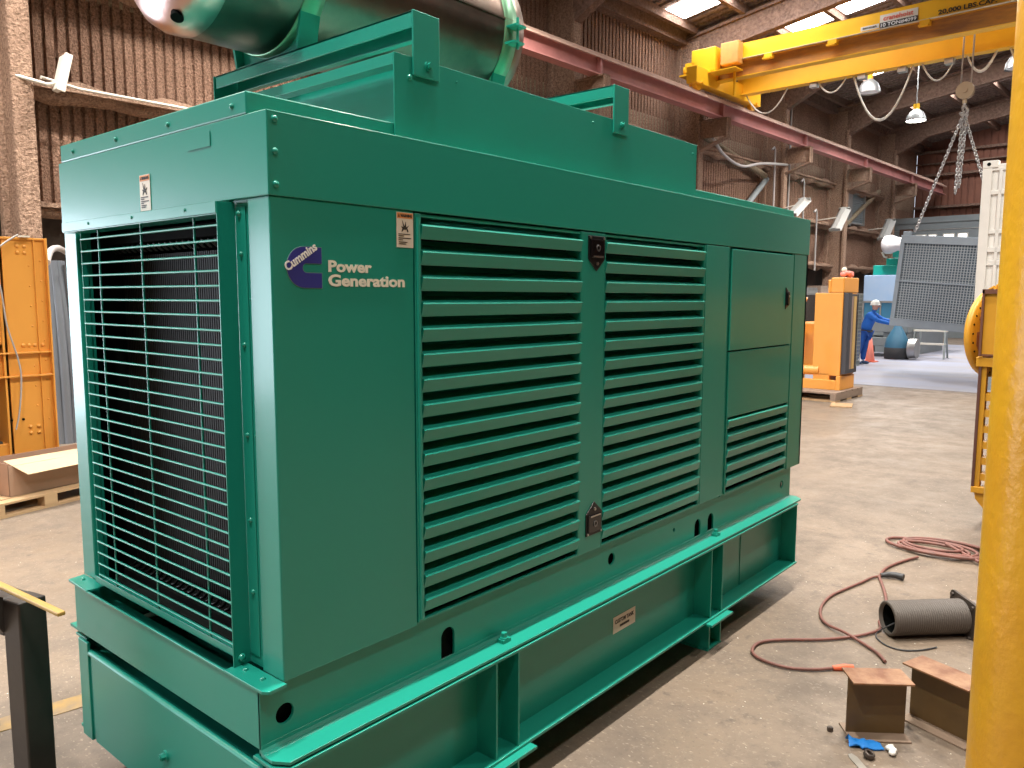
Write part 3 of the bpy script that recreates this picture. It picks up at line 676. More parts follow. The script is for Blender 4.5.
CR = empty('overhead_crane', b2w(20.6, 9.6, 7.53), BT, 'yellow double-girder overhead travelling crane marked 20,000 LBS. CAP.', 'crane')
def cb(x0, x1, y0, y1, z0, z1, m): return m.box(x0 - 20.6, x1 - 20.6, y0 - 9.6, y1 - 9.6, z0 - 7.53, z1 - 7.53)
YE = -10.3
m = MB(); cb(19.84, 19.99, YE, 9.35, 8.345, 8.36, m); cb(19.84, 19.855, YE, 9.35, 8.345, 8.78, m); cb(19.84, 20.0, YE, 9.35, 8.77, 8.79, m)
cb(19.76, 20.06, YE, 9.95, 7.885, 7.91, m)
gA = m.build('near_girder', YEL_CR, CR)
m = MB(); cb(19.905, 19.92, YE, 9.9, 7.91, 8.36, m); m.build('girder_web', YEL_RU, gA, label='rust stained lower web')
m = MB(); cb(19.74, 19.90, YE, 9.3, 8.355, 8.365, m); m.build('conductor_ledge', WHITE_F, gA)
m = MB(); cb(21.25, 21.55, YE, 9.6, 7.79, 7.815, m); cb(21.39, 21.41, YE, 9.6, 7.81, 8.7, m); cb(21.25, 21.55, YE, 9.6, 8.69, 8.71, m)
m.build('far_girder', YEL_CR, CR)
for yy in (9.6, -10.0):
    m = MB(); cb(18.7, 22.6, yy - .16, yy + .16, 7.68, 8.12, m)
    for xx in (19.0, 22.3):
        m.cyl((xx - 20.6, yy - 9.6 - .06, .16), (xx - 20.6, yy - 9.6 + .06, .16), .16, n=20)
        m.cyl((xx - 20.6, yy - 9.6 - .22, .18), (xx - 20.6, yy - 9.6 + .22, .18), .05, n=10)
    m.build('end_truck', YEL_CR, CR, bevel=.01)
m = MB(); m.cyl((-.95, .25, .75), (-.95, .75, .75), .14, n=16); m.cyl((-.95, .15, .75), (-.95, .25, .75), .18, n=16); cb(19.45, 19.85, 9.95, 10.25, 8.2, 8.45, m); m.cyl((-1.0, .2, .45), (-1.0, .5, .45), .12, n=14); cb(19.4, 19.8, 9.6, 10.4, 8.10, 8.15, m)
m.build('drive_motor', YEL_CR, CR)
m = MB(); cb(19.45, 19.78, 9.32, 10.05, 8.12, 8.76, m); m.build('control_cabinet', YEL_CR, CR, bevel=.015, label='bright yellow control cabinet')
m = MB(); cb(19.50, 19.80, 8.66, 9.18, 8.22, 8.80, m); m.build('control_cabinet', mat('faded_orange_cabinet', (.66, .32, .08), .6, noise=.4, nscale=3), CR, bevel=.015, label='faded orange control cabinet')
m = MB(); cb(19.3, 19.75, 8.62, 10.1, 8.03, 8.06, m); cb(19.66, 19.70, 8.8, 8.86, 7.4, 8.1, m); m.build('cabinet_shelf', YEL_CR, CR)
def brk(y, z, w=.22):
    m = MB(); cb(19.70, 19.86, y - w / 2, y + w / 2, z - .12, z, m); cb(19.6, 19.72, y - w / 2, y + w / 2, z - .16, z - .12, m); m.build('ledge_bracket', YEL_CR, gA)
for y in (7.9, 6.2, 4.05, 1.6): brk(y, 8.34)
def crane_txt(body, ya, yb, za, zb, material, x=19.832, bold=.0, name='crane_lettering'):
    m = fit(text_mb(body, .2, bold, .002), 0, 1, 0, 1, 0)
    m.v = [(x - 20.6 + v[1], (ya + (yb - ya) * v[0]) - 9.6, za + (zb - za) * v[2] - 7.53) for v in m.v]
    m.build(name, material, gA)
crane_txt('20,000 LBS.CAP.', 3.80, 2.60, 8.405, 8.53, INK, bold=.006)
m = MB(); cb(19.828, 19.838, 4.24, 5.10, 8.52, 8.70, m); m.build('sign_panel', WHITE_F, gA, label='white sign strip with red letters')
m = MB(); cb(19.828, 19.838, 4.24, 5.10, 8.39, 8.52, m); m.build('sign_panel', INK, gA, label='black sign strip with white letters')
m = MB(); cb(19.828, 19.838, 5.12, 5.55, 8.42, 8.52, m); m.build('sign_panel', WHITE_F, gA, label='small white sign strip')
crane_txt('cranehoist', 5.02, 4.34, 8.555, 8.67, mat('sign_red', (.70, .10, .06), .5), 19.824, .003)
crane_txt('10 TON#4099', 5.07, 4.27, 8.41, 8.50, LETTER_W, 19.824, .001)
crane_txt('BENDER', 5.50, 5.16, 8.45, 8.49, INK, 19.824, .006)
# festoon cables drooping below the far girder
for i, (a, mid, c) in enumerate([((9.37, 7.86), (8.72, 7.19), (8.05, 7.80)), ((7.2, 7.8), (6.91, 7.46), (6.44, 7.8)), ((6.25, 7.8), (5.55, 6.52), (4.75, 7.8)), ((4.54, 7.8), (4.17, 7.32), (3.78, 7.8)), ((3.52, 7.8), (3.21, 7.35), (2.87, 7.8)), ((2.6, 7.8), (2.2, 7.2), (1.8, 7.8))]):
    pts = []
    for j in range(13):
        t = j / 12; y = a[0] + (c[0] - a[0]) * t; d = (2 * t - 1) ** 2
        pts.append((.8 + .03, y - 9.6, (mid[1] + (a[1] - mid[1]) * d) - 7.53))
    m = MB().tube(pts, .022, 6)
    if i in (2, 4): m.tube([(p[0] + .05, p[1] + .02, p[2] + .05) for p in pts], .018, 6)
    m.build('festoon_cable', WHITE_F, CR)
for y in (7.3, 6.0, 5.0, 3.9): m = MB(); cb(21.3, 21.5, y - .1, y + .1, 7.66, 7.79, m); m.build('festoon_trolley', GREY_ST, CR)

# hook block and chain sling
HK = empty('hook_block', b2w(20.8, 3.36, 6.80), BT, 'round steel hook block hanging on wire ropes under the yellow crane', 'hook')
m = MB(); m.cyl((-.06, 0, .02), (.06, 0, .02), .20, n=28); m.cyl((-.09, 0, .02), (.09, 0, .02), .06, n=12); m.box(-.03, .03, -.05, .05, -.28, -.1); m.build('sheave', mat('dusty_brass_block', (.50, .38, .25), .5, metal=.5), HK, bevel=.005)
hk = [(0, .0, -.22), (0, .0, -.34), (0, -.05, -.40), (0, -.08, -.47), (0, -.04, -.54), (0, .04, -.55), (0, .09, -.48)]
MB().tube(smooth_path(hk, 4), .032, 8).build('hook', CHAIN, HK)
m = MB()
for y in (-.12, .10): m.cyl((0, y, .05), (.05, y, 1.6), .016, n=6); m.cyl((.04, y + .02, .05), (.09, y + .02, 1.6), .014, n=6)
m.build('wire_rope', CABLE, HK)
def chain(pts, step=.10, r=.016, w=.034):
    m = MB(); P = [Vector(p) for p in pts]
    acc = 0
    for a, b in zip(P, P[1:]):
        d = b - a; n = max(1, int(d.length / (step * .72))); u = d.normalized(); s = u.orthogonal().normalized(); t = u.cross(s)
        for i in range(n):
            c = a + d * ((i + .5) / n); e = s if i % 2 else t
            m.tube([c + u * (step * .5 * math.cos(q)) + e * (w * math.sin(q)) for q in [PI * 2 * k / 8 for k in range(8)]], r, 4, closed=True)
    return m
SL = empty('chain_sling', b2w(20.8, 3.36, 6.30), BT, 'steel lifting chains spreading from the crane hook to the grey radiator', 'chain')
chain([(0, 0, 0), (.12, .98, -2.76)]).build('sling_leg', CHAIN, SL); chain([(0, 0, 0), (.12, -.90, -2.98)]).build('sling_leg', CHAIN, SL)
chain([(0, .02, 0), (-.02, .08, -1.9)]).build('loose_chain', CHAIN, SL); chain([(.05, -.05, 0), (.03, .02, -1.75)]).build('loose_chain', CHAIN, SL)
chain([(0, 0, .22), (0, 0, 0)], .16, .024, .05).build('master_link', CHAIN, SL)

# hanging radiator core: Y 4.9 (left) to 2.35, tilted right side down
RC = empty('hanging_radiator', b2w(20.95, 4.84, 1.15), 0, 'big grey radiator core with wire mesh hanging tilted from the crane chains', 'radiator', rot=(math.radians(4.6), 0, BT))
Wd, Hd = 2.45, 2.32
m = MB(); m.box(-.05, .22, -.10, 0, 0, Hd); m.box(-.05, .22, -Wd, -Wd + .10, 0, Hd); m.box(-.06, .22, -Wd, 0, 0, .17); m.box(-.06, .22, -Wd, 0, Hd - .20, Hd); m.box(-.055, -.03, -Wd, 0, Hd * .49, Hd * .49 + .045)
m.box(-.07, -.04, -Wd, 0, .17, .20); m.box(.0, .1, -.22, -.02, Hd, Hd + .10)
m.build('frame', COREGREY, RC, bevel=.006)
m = MB()
for i in range(1, 34): y = -.10 - i * (Wd - .2) / 34; m.box(-.03, -.018, y - .009, y + .009, .17, Hd - .2)
for i in range(1, 30): z = .17 + i * (Hd - .37) / 30; m.box(-.032, -.020, -Wd + .1, -.1, z - .008, z + .008)
m.build('wire_mesh', mat('mesh_grey', (.38, .43, .47), .5, metal=.3), RC)
MB().box(.05, .12, -Wd + .1, -.1, .17, Hd - .2).build('fin_core', mat('core_blue_grey', (.10, .14, .18), .7), RC)

# shop lights slanted on the wall
def shoplight(x, z, lab, tilt=.6, y=10.0, s=1.0, yaw=.0, arm=.85):
    e = empty('shop_light', b2w(x, y, z), BT, lab, 'light fixture', 'slanted twin-tube shop lights on the wall')
    M = Matrix.Rotation(yaw, 4, 'Z') @ Matrix.Rotation(tilt, 4, 'Y')
    m = MB().box(-.65 * s, .65 * s, -.06, .10, -.02, .06, M); m.box(-.66 * s, -.62 * s, -.22, .22, -.09, .03, M); m.box(.62 * s, .66 * s, -.22, .22, -.09, .03, M)
    m.add([M @ Vector(p) for p in [(-.65 * s, -.06, .02), (.65 * s, -.06, .02), (.65 * s, -.24, -.09), (-.65 * s, -.24, -.09)]], [(0, 1, 2, 3)])
    m.add([M @ Vector(p) for p in [(-.65 * s, .10, .02), (.65 * s, .10, .02), (.65 * s, .24, -.09), (-.65 * s, .24, -.09)]], [(0, 1, 2, 3)])
    m.build('reflector', SHADE_W, e)
    for q in (-.10, .12):
        t = MB().tube([M @ Vector((-.6 * s, q, -.06)), M @ Vector((.6 * s, q, -.06))], .02, 8); t.build('tube', LETTER_W, e)
    MB().tube([(0, .05, .05), (0, arm, -.02)], .025, 6).build('arm', WHITE_F, e)
    return e
shoplight(26.3, 5.0, 'slanted white shop light just above the far end of the generator roof', -.5, y=9.72, arm=.47)
shoplight(31.0, 4.95, 'slanted white shop light left of the grey wall vent', -.75)
shoplight(36.6, 4.9, 'slanted white shop light right of the grey wall vent, above the white-wrapped pipe', -.75)
e = empty('tube_light', b2w(2.93, 10.0, 4.83), BT, 'cream tube light on an arm beside the foam column, at upper left', 'light fixture')
M = Matrix.Rotation(math.radians(-76), 4, 'Y')
m = MB().box(-.24, .24, -.10, .10, -.03, .05, M); m.box(-.26, .26, -.13, -.10, -.05, .05, M); m.build('reflector', WHITE_F, e, bevel=.01)
MB().tube([(-.02, .02, -.1), (-.16, .05, -.16), (-.5, .2, -.08)], .025, 6).build('arm', WHITE_F, e)
# high-bay lamps
for (x, y, z, lab) in ((24.5, 6.88, 8.02, 'unlit dome-shaped high-bay lamp hanging behind the crane girder'), (29.5, 6.96, 8.0, 'glowing dome-shaped high-bay lamp, further back under the rafters'), (24.5, 3.0, 8.02, 'dome-shaped high-bay lamp at the right, close to the yellow post')):
    e = empty('high_bay_lamp', b2w(x, y, z), BT, lab, 'lamp', 'high-bay lamps under the roof')
    MB().lathe([(.33, 0), (.325, .03), (.30, .16), (.22, .30), (.12, .38), (.10, .40)], n=24).build('dome_shade', GREY_ST, e)
    MB().lathe([(.001, .03), (.30, .03)], n=24).build('bulb', LAMPM if 'glowing' in lab else LETTER_W, e)
    MB().cyl((0, 0, .38), (0, 0, .58), .10, n=14).build('ballast', YEL_CR, e)
    MB().cyl((0, 0, .55), (0, 0, rz(y) - z - .1), .02, n=6).build('hanging_rod', GREY_ST, e)
# grey louvred wall vent
e = empty('wall_vent', b2w(34.3, 10.72, 5.02), BT, 'grey rectangular wall vent with a light frame high on the left wall', 'vent')
m = MB(); m.box(0, 1.65, 0, .3, 0, .06); m.box(0, 1.65, 0, .3, 1.28, 1.34); m.box(0, .06, 0, .3, 0, 1.34); m.box(1.59, 1.65, 0, .3, 0, 1.34); m.box(-.65, 0, .0, .3, -.1, 1.42); m.build('frame', GREY_ST, e)
m = MB()
for i in range(14): m.box(.06, 1.59, .08, .12, .08 + i * .088, .13 + i * .088)
m.box(.06, 1.59, .2, .22, .06, 1.28); m.build('louvres', GREY, e)
# ================================================================== far objects on the floor
def U(name, x, y, z, lab, cat, rz_=0, group=None): return empty(name, b2w(x, y, z), BT + rz_, lab, cat, group)
# portable building
e = U('portable_building', 40, 11.0, 0, 'grey portable office building with small lit windows against the far wall', 'building')
m = MB(); m.box(0, 2.8, -4.35, -.1, 0, 5.45); m.box(-.05, 2.8, -4.4, 0, 5.35, 5.62); m.build('walls', GREY, e)
m = MB(); m.box(-.02, .0, -4.35, -.1, 5.0, 5.04); m.box(-.02, 0, -4.37, -4.2, 0, 5.4); m.build('trim_boards', GREY_ST, e)
for (a, b) in ((-1.75, -1.28), (-2.2, -1.83), (-2.95, -2.45), (-3.5, -3.05)):
    w = MB().box(-.03, .01, b if b < a else a, a if b < a else b, 4.45, 4.82).build('window_frame', WHITE_F, e)
    MB().box(-.035, -.02, min(a, b) + .05, max(a, b) - .05, 4.50, 4.77).build('pane', WINM, w)
w = MB().box(-.03, .01, -1.15, -.55, 3.6, 5.1).build('window_frame', mat('brown_frame', (.12, .07, .05), .7), e); MB().box(-.035, -.02, -1.05, -.65, 3.7, 4.8).build('pane', WINM, w)

# teal generator with pale blue body and wrapped pipe on top
e = U('blue_generator', 27.3, 7.70, 0, 'pale blue covered machine with teal top, behind the person in blue', 'machine')
m = MB(); m.box(0, 2.8, -1.95, 0, 1.05, 2.62); m.build('body', BLUEP, e, bevel=.03)
m = MB(); m.box(.1, 2.6, -1.8, -.25, 2.62, 2.95); m.box(.3, 2.4, -1.8, -.6, 2.95, 3.18); m.build('top_housing', TEAL, e, bevel=.02)
m = MB(); m.box(.1, 2.7, -1.9, -.1, 0, 1.05); m.build('skid', GREY, e)
e = U('wrapped_pipe', 27.2, 7.05, 3.62, 'white plastic-wrapped exhaust pipe lying on top of the teal housing', 'pipe')
m = MB(); m.lathe([(.001, -.06), (.22, -.02), (.30, .05), (.31, .2), (.27, .35), (.22, .45), (.21, 1.6)], (0, 0, 0), 'y', 20, Matrix.Rotation(PI, 4, 'Z') @ Matrix.Rotation(-.18, 4, 'Z')); m.build('wrapping', WRAP, e)
MB().tube([(-.1, .05, -.25), (-.05, -.02, -.4), (0, -.1, -.42)], .03, 6).build('tie_strap', WHITE_F, e); MB().box(-.1, .5, -.9, -.3, -.42, -.2).build('pipe_bracket', TEAL, e)

# small cab vehicle behind the person
e = U('forklift', 25.2, 6.85, 0, 'dark machine with a blue-glazed window and wheels behind the person', 'vehicle')
m = MB(); m.box(0, 1.5, -1.2, .2, .35, .62); m.box(0, 1.4, -1.25, .15, .78, 1.1); m.box(.1, 1.4, -1.2, -.5, .5, .8); m.build('chassis', GREY, e, bevel=.02)
m = MB(); m.box(0, .04, -.95, -.90, 1.1, 1.75); m.box(0, .04, .10, .15, 1.1, 1.75); m.box(0, .04, -.95, .15, 1.70, 1.76); m.box(0, .04, -.42, -.38, 1.1, 1.75); m.box(0, .04, -.95, .15, 1.18, 1.22); m.build('window_frame', GREY_ST, e)
MB().box(.03, .06, -.9, .1, 1.2, 1.72).build('glass', BLUE_GL, e)
for y in (-.05, -.75):
    MB().cyl((.05, y, .22), (.05, y - .16, .22), .22, n=20).build('wheel', TYRE, e)
    MB().cyl((.02, y + .01, .22), (.02, y - .02, .22), .11, n=14).build('hub', GREY_ST, e)
e = U('blue_tank', 24.6, 5.72, 0, 'dark blue rounded tank on the floor right of the person', 'tank')
m = MB(); m.lathe([(.001, .0), (.30, .02), (.34, .12), (.34, .42), (.30, .62), (.18, .85), (.10, 1.0), (.08, 1.05)], n=24); m.build('shell', BLUE_T, e)
MB().lathe([(.345, .02), (.35, .1), (.345, .35), (.33, .36)], n=24).build('dark_base', TYRE, e, label='blackened lower band')
MB().cyl((0, -.36, .34), (0, -.58, .34), .30, n=20).build('motor_drum', GREY_ST, e)
# step platform
e = U('step_platform', 25.5, 5.56, 0, 'aluminium work platform step with two treads under the hanging radiator', 'step ladder')
for z, d in ((.42, -.0), (.82, .16)): MB().box(d, d + .22, -.92, .02, z, z + .05).build('tread', WHITE_F, e)
for y in (-.02, -.88):
    MB().tube([(-.12, y - (.08 if y < -.5 else 0), 0), (.2, y, .84)], .03, 8).build('leg', GREY, e); MB().tube([(.62, y, 0), (.3, y, .84)], .03, 8).build('leg', GREY, e)
# clutter bench along the wall
e = U('work_bench', 26.0, 9.25, 0, 'long cluttered steel bench along the wall, beyond the yellow generator', 'bench')
MB().box(0, 11, 0, .8, 1.95, 2.03).build('bench_top', GREY_ST, e)
for x in (.2, 3.6, 7.2, 10.8): MB().box(x, x + .08, .05, .75, 0, 1.95).build('leg', GREY, e)
for i, (x, w, h, mt, lab) in enumerate([(.4, 1.2, .18, GREY_ST, 'grey steel tray at the left end of the wall bench'), (1.9, .7, .26, WOOD_D, 'brown wooden crate on the wall bench'), (3.2, .5, .2, WHITE, 'small white carton on the wall bench'), (4.2, 1.5, .12, CARD, 'flat brown carton on the wall bench')]):
    e = U('crate', 26 + x, 9.40, 2.03, lab, 'box'); m = MB(); m.box(0, w, 0, .03, 0, h); m.box(0, w, .47, .5, 0, h); m.box(0, .03, .03, .47, 0, h); m.box(w - .03, w, .03, .47, 0, h); m.box(.03, w - .03, .03, .47, 0, .02); m.build('box_shell', mt, e)

# yellow generator with its radiator, on a weathered pallet (X 13.6..)
PZ0 = .27
e = U('pallet', 13.1, 4.3, 0, 'weathered wooden pallet under the yellow generator', 'pallet')
for i in range(5): MB().box(.0 + i * .28, .25 + i * .28, -1.02, 2.0, .14, .17).build('deck_board', WOOD_D, e)
for y in (-.97, -.1, .9, 1.9): MB().box(0, 1.37, y - .05, y + .05, .03, .14).build('stringer', WOOD_D, e)
for x in (0, .56, 1.13): MB().box(x, x + .24, -1.02, 2.0, 0, .03).build('bottom_board', WOOD, e)
e = U('plywood_offcut', 12.5, 3.10, .0, 'small tan plywood scrap on the floor in front of the yellow generator', 'wood', .3)
MB().box(0, .5, -.3, .05, 0, .02).build('sheet', WOOD, e)
e = U('radiator_generator', 13.55, 4.10, .17, 'yellow engine generator with dark radiator guard on a pallet', 'generator')
m = MB(); m.box(0, .72, -.72, -.64, .0, .26); m.box(0, 1.9, .7, .82, 0, .22); m.box(0, .1, -.64, 1.6, 0, .18); m.build('base_frame', YEL, e, bevel=.008)
m = MB(); m.box(.05, .75, -.69, -.18, .26, 1.78); m.box(.05, .62, -.50, -.2, .1, .3); m.build('radiator_side', YEL, e, bevel=.01)
m = MB(); m.box(.05, .80, -.70, -.46, 1.78, 2.06); m.box(.07, .75, -.46, -.40, 1.78, 2.02); m.build('top_tank', YEL, e, bevel=.02)
m = MB(); m.box(.10, .70, -.76, -.70, .30, 1.76); m.box(.08, .26, -.78, -.69, .30, 1.78)
m.build('guard_frame', mat('dark_guard', (.05, .05, .06), .5), e, bevel=.006)
m = MB()
for i in range(18): m.box(.55, .72, -.80, -.785, .44 + i * .072, .452 + i * .072)
for i in range(3): m.box(.56 + i * .075, .57 + i * .075, -.805, -.79, .42, 1.76)
m.build('guard_wires', GREY, e)
m = MB(); m.box(.24, .36, -.772, -.762, .38, 1.72); m.build('core_panel', mat('core_brown', (.28, .2, .17), .7), e)
m = MB(); m.box(.39, .52, -.772, -.762, .38, 1.72); m.build('core_panel', mat('core_tan', (.52, .34, .13), .7), e)
m = MB(); m.box(.7, 1.9, -.17, .6, .3, 1.2); m.cyl((.1, -.3, .34), (.1, .7, .34), .09, n=14); m.tube(smooth_path([(.3, .1, 1.6), (.2, .5, 1.75), (.2, .9, 1.6), (.25, 1.3, 1.2)], 5), .10, 10); m.tube([(.3, .3, 1.2), (.3, .9, .7), (.4, 1.3, .7)], .16, 10); m.box(.5, 1.9, .6, 1.5, .25, .9)
m.build('engine_block', YEL, e, bevel=.02)
MB().tube(smooth_path([(.18, .1, 1.5), (.1, .45, 1.62), (.1, .75, 1.45)], 5), .035, 8).build('hose', CABLE_D, e)
e = U('cloth_bundle', 14.2, 3.60, 2.235, 'crumpled pinkish red cloth lying on top of the yellow generator', 'cloth')
m = MB(); random.seed(3)
for i in range(7): m.ball((random.uniform(-.12, .14), random.uniform(-.08, .08), random.uniform(.05, .09)), random.uniform(.04, .065), 10, 7, (1, 1.1, .8))
m.build('folds', PINKC, e); MB().ball((.0, .03, .15), .05, 10, 7).build('paper_wad', WHITE_L, e)
# orange and white barrier leg beside the generator end
e = U('barrier_leg', 12.8, 3.86, 0, 'orange and white striped leg leaning beside the far end of the green generator', 'barrier')
MB().tube([(.0, -.02, .04), (.0, .10, 1.05)], .035, 10).build('pole', REDO, e); MB().tube([(0, .085, .95), (0, .10, 1.06)], .037, 10).build('white_band', LETTER_W, e); MB().tube([(0, -.04, 0), (0, -.01, .10)], .05, 10).build('rubber_foot', TYRE, e)
# cone
e = U('traffic_cone', 22.9, 5.93, 0, 'orange-pink traffic cone behind the legs of the person in blue', 'cone')
MB().box(-.18, .18, -.18, .18, 0, .03).build('base', REDO, e); MB().lathe([(.13, .03), (.03, .70), (.001, .71)], n=20).build('cone_body', mat('faded_cone', (.85, .25, .18), .5), e); MB().lathe([(.097, .25), (.067, .42)], n=20).build('reflective_band', LETTER_W, e)
# pale bluish skylight on the far floor, painted as a thin sheet
o = MB().box(16.5, 34, -6, 8.3, .0, .004).build('floor_skylight_sheet', BLUISH, rotz=BT); o['kind'] = 'structure'

# container on a stand
e = U('container_stand', 17.2, 1.85, 0, 'dark steel stand carrying the white container', 'stand')
for x in (0, 2.0):
    for y in (-.1, -5.5): MB().box(x, x + .15, y - .15, y, 0, 1.64).build('leg', GREY, e)
MB().box(0, 2.2, -5.7, .0, 1.64, 1.775).build('deck', GREY, e)
e = U('shipping_container', 17.0, 2.03, 1.90, 'tall white steel shipping container at the right, partly behind the yellow post', 'container')
m = MB(); m.box(0, 2.4, -6.0, 0, -.12, 2.57); m.build('shell', WHITE, e)
m = MB(); m.box(-.04, .1, -.16, .01, -.12, 2.60); m.box(-.03, .1, -6.0, 0, 2.44, 2.56); m.box(-.03, .1, -6, 0, 0, .12); m.box(-.05, .12, -.26, .01, 2.50, 2.64)
for (za, zb) in ((1.98, 2.06), (1.22, 1.30), (.86, .96), (.60, .70)): m.box(-.035, 0, -6.0, -.16, za, zb)
m.box(-.035, 0, -.34, -.28, .0, 2.5); m.box(-.035, 0, -1.4, -1.34, 0, 2.5)
m.build('corner_post', WHITE, e, bevel=.008)
MB().cyl((-.055, -.10, 2.57), (-.045, -.10, 2.57), .035, n=16).build('casting_hole', DARK, e)

# right-hand yellow engine unit (X about 6), seen beside the post
e = empty('engine_unit', (5.9, -.66, 0), 0, 'mustard yellow engine unit with slatted side and round flywheel housing, right beside the yellow post', 'engine')
m = MB(); m.box(0, 1.4, -1.2, 0, 1.42, 1.93); m.build('upper_box', YEL_DK, e, bevel=.006)
m = MB(); m.box(-.02, .0, -1.2, .004, 1.90, 1.935); m.box(-.02, .0, -.012, .004, 1.41, 1.93); m.box(-.012, 0, -1.2, 0, 1.415, 1.43); m.build('box_rim', mat('brown_edge', (.13, .05, .03), .5), e)
m = MB(); m.box(-.0, .12, -.5, 0.02, 1.33, 1.405); m.build('ledge', YEL_DK, e, bevel=.004)
m = MB(); m.box(.02, .10, -.055, -.0, .34, 1.33); m.box(.02, .08, -.6, -.5, .3, 1.3); m.box(.0, .1, -.6, 0, .32, .37); m.build('side_frame', YEL_DK, e, bevel=.004)
m = MB(); m.box(.005, .018, -.02, -.0, .34, 1.33); m.build('frame_edge', mat('brown_edge2', (.10, .04, .03), .5), e)
m = MB()
for i in range(6): m.prism([(.03, .42 + i * .128), (.03, .475 + i * .128), (.10, .485 + i * .128), (.10, .475 + i * .128), (.04, .42 + i * .128)], 'y', -.5, -.055)
m.build('side_slats', YEL_DK, e)
MB().box(.20, 1.32, -1.15, -.10, .30, 1.419).build('engine_body', mat('engine_dark', (.045, .022, .008), .7), e)
m = MB(); m.prism([(-.17, .0), (-.17, .34), (-.02, .34), (-.03, .27), (-.09, .20), (-.13, .10), (-.13, 0)], 'x', .02, .10); m.box(.02, .10, -1.0, -.13, 0, .06); m.box(.02, .9, -.6, -.5, 0, .3); m.build('curved_foot', YEL_DK, e, bevel=.004)
MB().cyl((.01, -.10, 1.02), (.045, -.10, 1.02), .016, n=12).build('bolt', YEL_DK, e)
FW = Matrix.Translation((.60, .018, 1.575)) @ Matrix.Rotation(math.radians(-112), 4, 'Z')
m = MB(); m.lathe([(.20, .05), (.30, .05), (.36, .04), (.372, .03), (.372, -.01), (.34, -.03), (.22, -.05), (.20, -.05), (.20, .05)], (0, 0, 0), 'x', 48, FW)
fw = m.build('flywheel_housing', YEL_DK, e)
m = MB(); m.lathe([(.001, .0), (.21, .0)], (0, 0, 0), 'x', 32, FW); m.build('housing_face', mat('housing_rust', (.30, .12, .05), .7), fw)
m = MB()
for i in range(6):
    a = PI * 2 * i / 6 + .3
    pts = [(r * math.cos(a + q), r * math.sin(a + q)) for r, q in ((.22, -.38), (.295, -.34), (.305, 0), (.295, .34), (.22, .38), (.215, 0))]
    m.prism(pts, 'x', .049, .053, M=FW)
m.build('window_opening', mat('opening_rust', (.22, .07, .03), .8), fw)
m = MB()
for i in range(28):
    a = 2 * PI * i / 28; m.prism(circ(.335 * math.cos(a), .335 * math.sin(a), .009, 8), 'x', .040, .047, M=FW)
m.build('bolt_holes', DARK, fw)
for a in (math.radians(115), math.radians(100), math.radians(-120)):
    MB().tube([FW @ Vector((.04, .30 * math.cos(a), .30 * math.sin(a))), FW @ Vector((.06, .40 * math.cos(a), .40 * math.sin(a))), FW @ Vector((.1, .42 * math.cos(a), .42 * math.sin(a)))], .014, 8).build('lifting_lug', YEL_DK, fw)

# ================================================================== left background
e = empty('yellow_steel_frame', (1.35, 6.5, 0), 0, 'tall upright yellow steel machine frame with riveted flange at the left edge', 'frame')
FRG = e
m = MB(); m.box(.03, .33, 0, .02, 0, 2.41); m.box(-2.0, 0, .02, .04, 1.12, 1.34)
m.box(.29, .40, .001, .021, 0, 2.41); m.box(.385, .40, -.06, .02, 0, 2.41); m.box(.29, .30, -.022, 0, 0, 2.41); m.box(.385, .40, .02, .5, 0, 2.41)
m.box(-2.0, .40, -.02, .5, 2.39, 2.41); m.box(-2.0, .39, -.05, .02, 1.325, 1.34); m.box(-2.0, .39, -.05, .02, 1.105, 1.12); m.box(-2.0, 0, 0.0, .5, .46, .48); m.box(-2, .0, .0, .02, 0, .46)
m.box(-.02, .0, -.03, .5, .3, 2.39); m.build('frame_plate', YEL, e, bevel=.003)
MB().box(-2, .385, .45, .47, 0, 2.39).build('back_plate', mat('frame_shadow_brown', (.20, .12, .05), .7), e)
m = MB()
for i in range(16):
    z = 1.42 + i * .042; m.box(-2, -.05, .0, .02, z, z + .02)
m.box(-2, -.02, -.01, .03, 1.38, 1.42); m.box(-.06, -.02, -.01, .03, 1.38, 2.1); m.build('side_louvres', YEL, e)
MB().box(-1.4, -.05, .05, .42, .48, .50).build('dark_tray', CABLE_D, e)
rv = MB().lathe([(.0001, -.016), (.012, -.014), (.018, -.006), (.020, 0)], (0, 0, 0), 'y', 12).build('rivet', YEL, e); rv.location = (.16, 0, 2.33)
def rivet(x, z, s=1, y=0):
    c = rv.copy(); COL.objects.link(c); c.location = (x, y, z); c.scale = (s, s, s)
for (x, z) in ((.22, 2.33), (.16, 2.27), (.22, 2.27), (.16, 1.40), (.21, 1.40), (.26, 1.40), (.33, 1.40), (.18, .62), (.25, .62), (.18, .56), (.25, .56)): rivet(x, z)
for i in range(9):
    rivet(.25, 2.15 - i * .19, .45); rivet(.35, 2.2 - i * .19, .45, .001)
MB().cyl((.02, 0, .70), (.02, -.01, .70), .012, n=10).cyl((.12, 0, .70), (.12, -.01, .70), .012, n=10).build('bolt_hole', DARK, e)
o = MB().tube(smooth_path([(1.50, 6.42, 2.43), (1.36, 6.41, 2.33), (1.28, 6.40, 2.22), (1.33, 6.41, 1.9), (1.36, 6.42, 1.6), (1.43, 6.42, 1.3), (1.45, 6.42, 1.1), (1.42, 6.42, .8), (1.38, 6.42, .62)], 5), .008, 8).build('hanging_cable', CABLE)
tag(o, 'grey cable draped down the front of the tall yellow frame', 'cable')
o = MB().box(1.52, 1.60, 6.43, 6.49, 2.411, 2.425).build('taped_tag', WHITE_L); tag(o, 'small white tag on top of the tall yellow frame', 'tag')
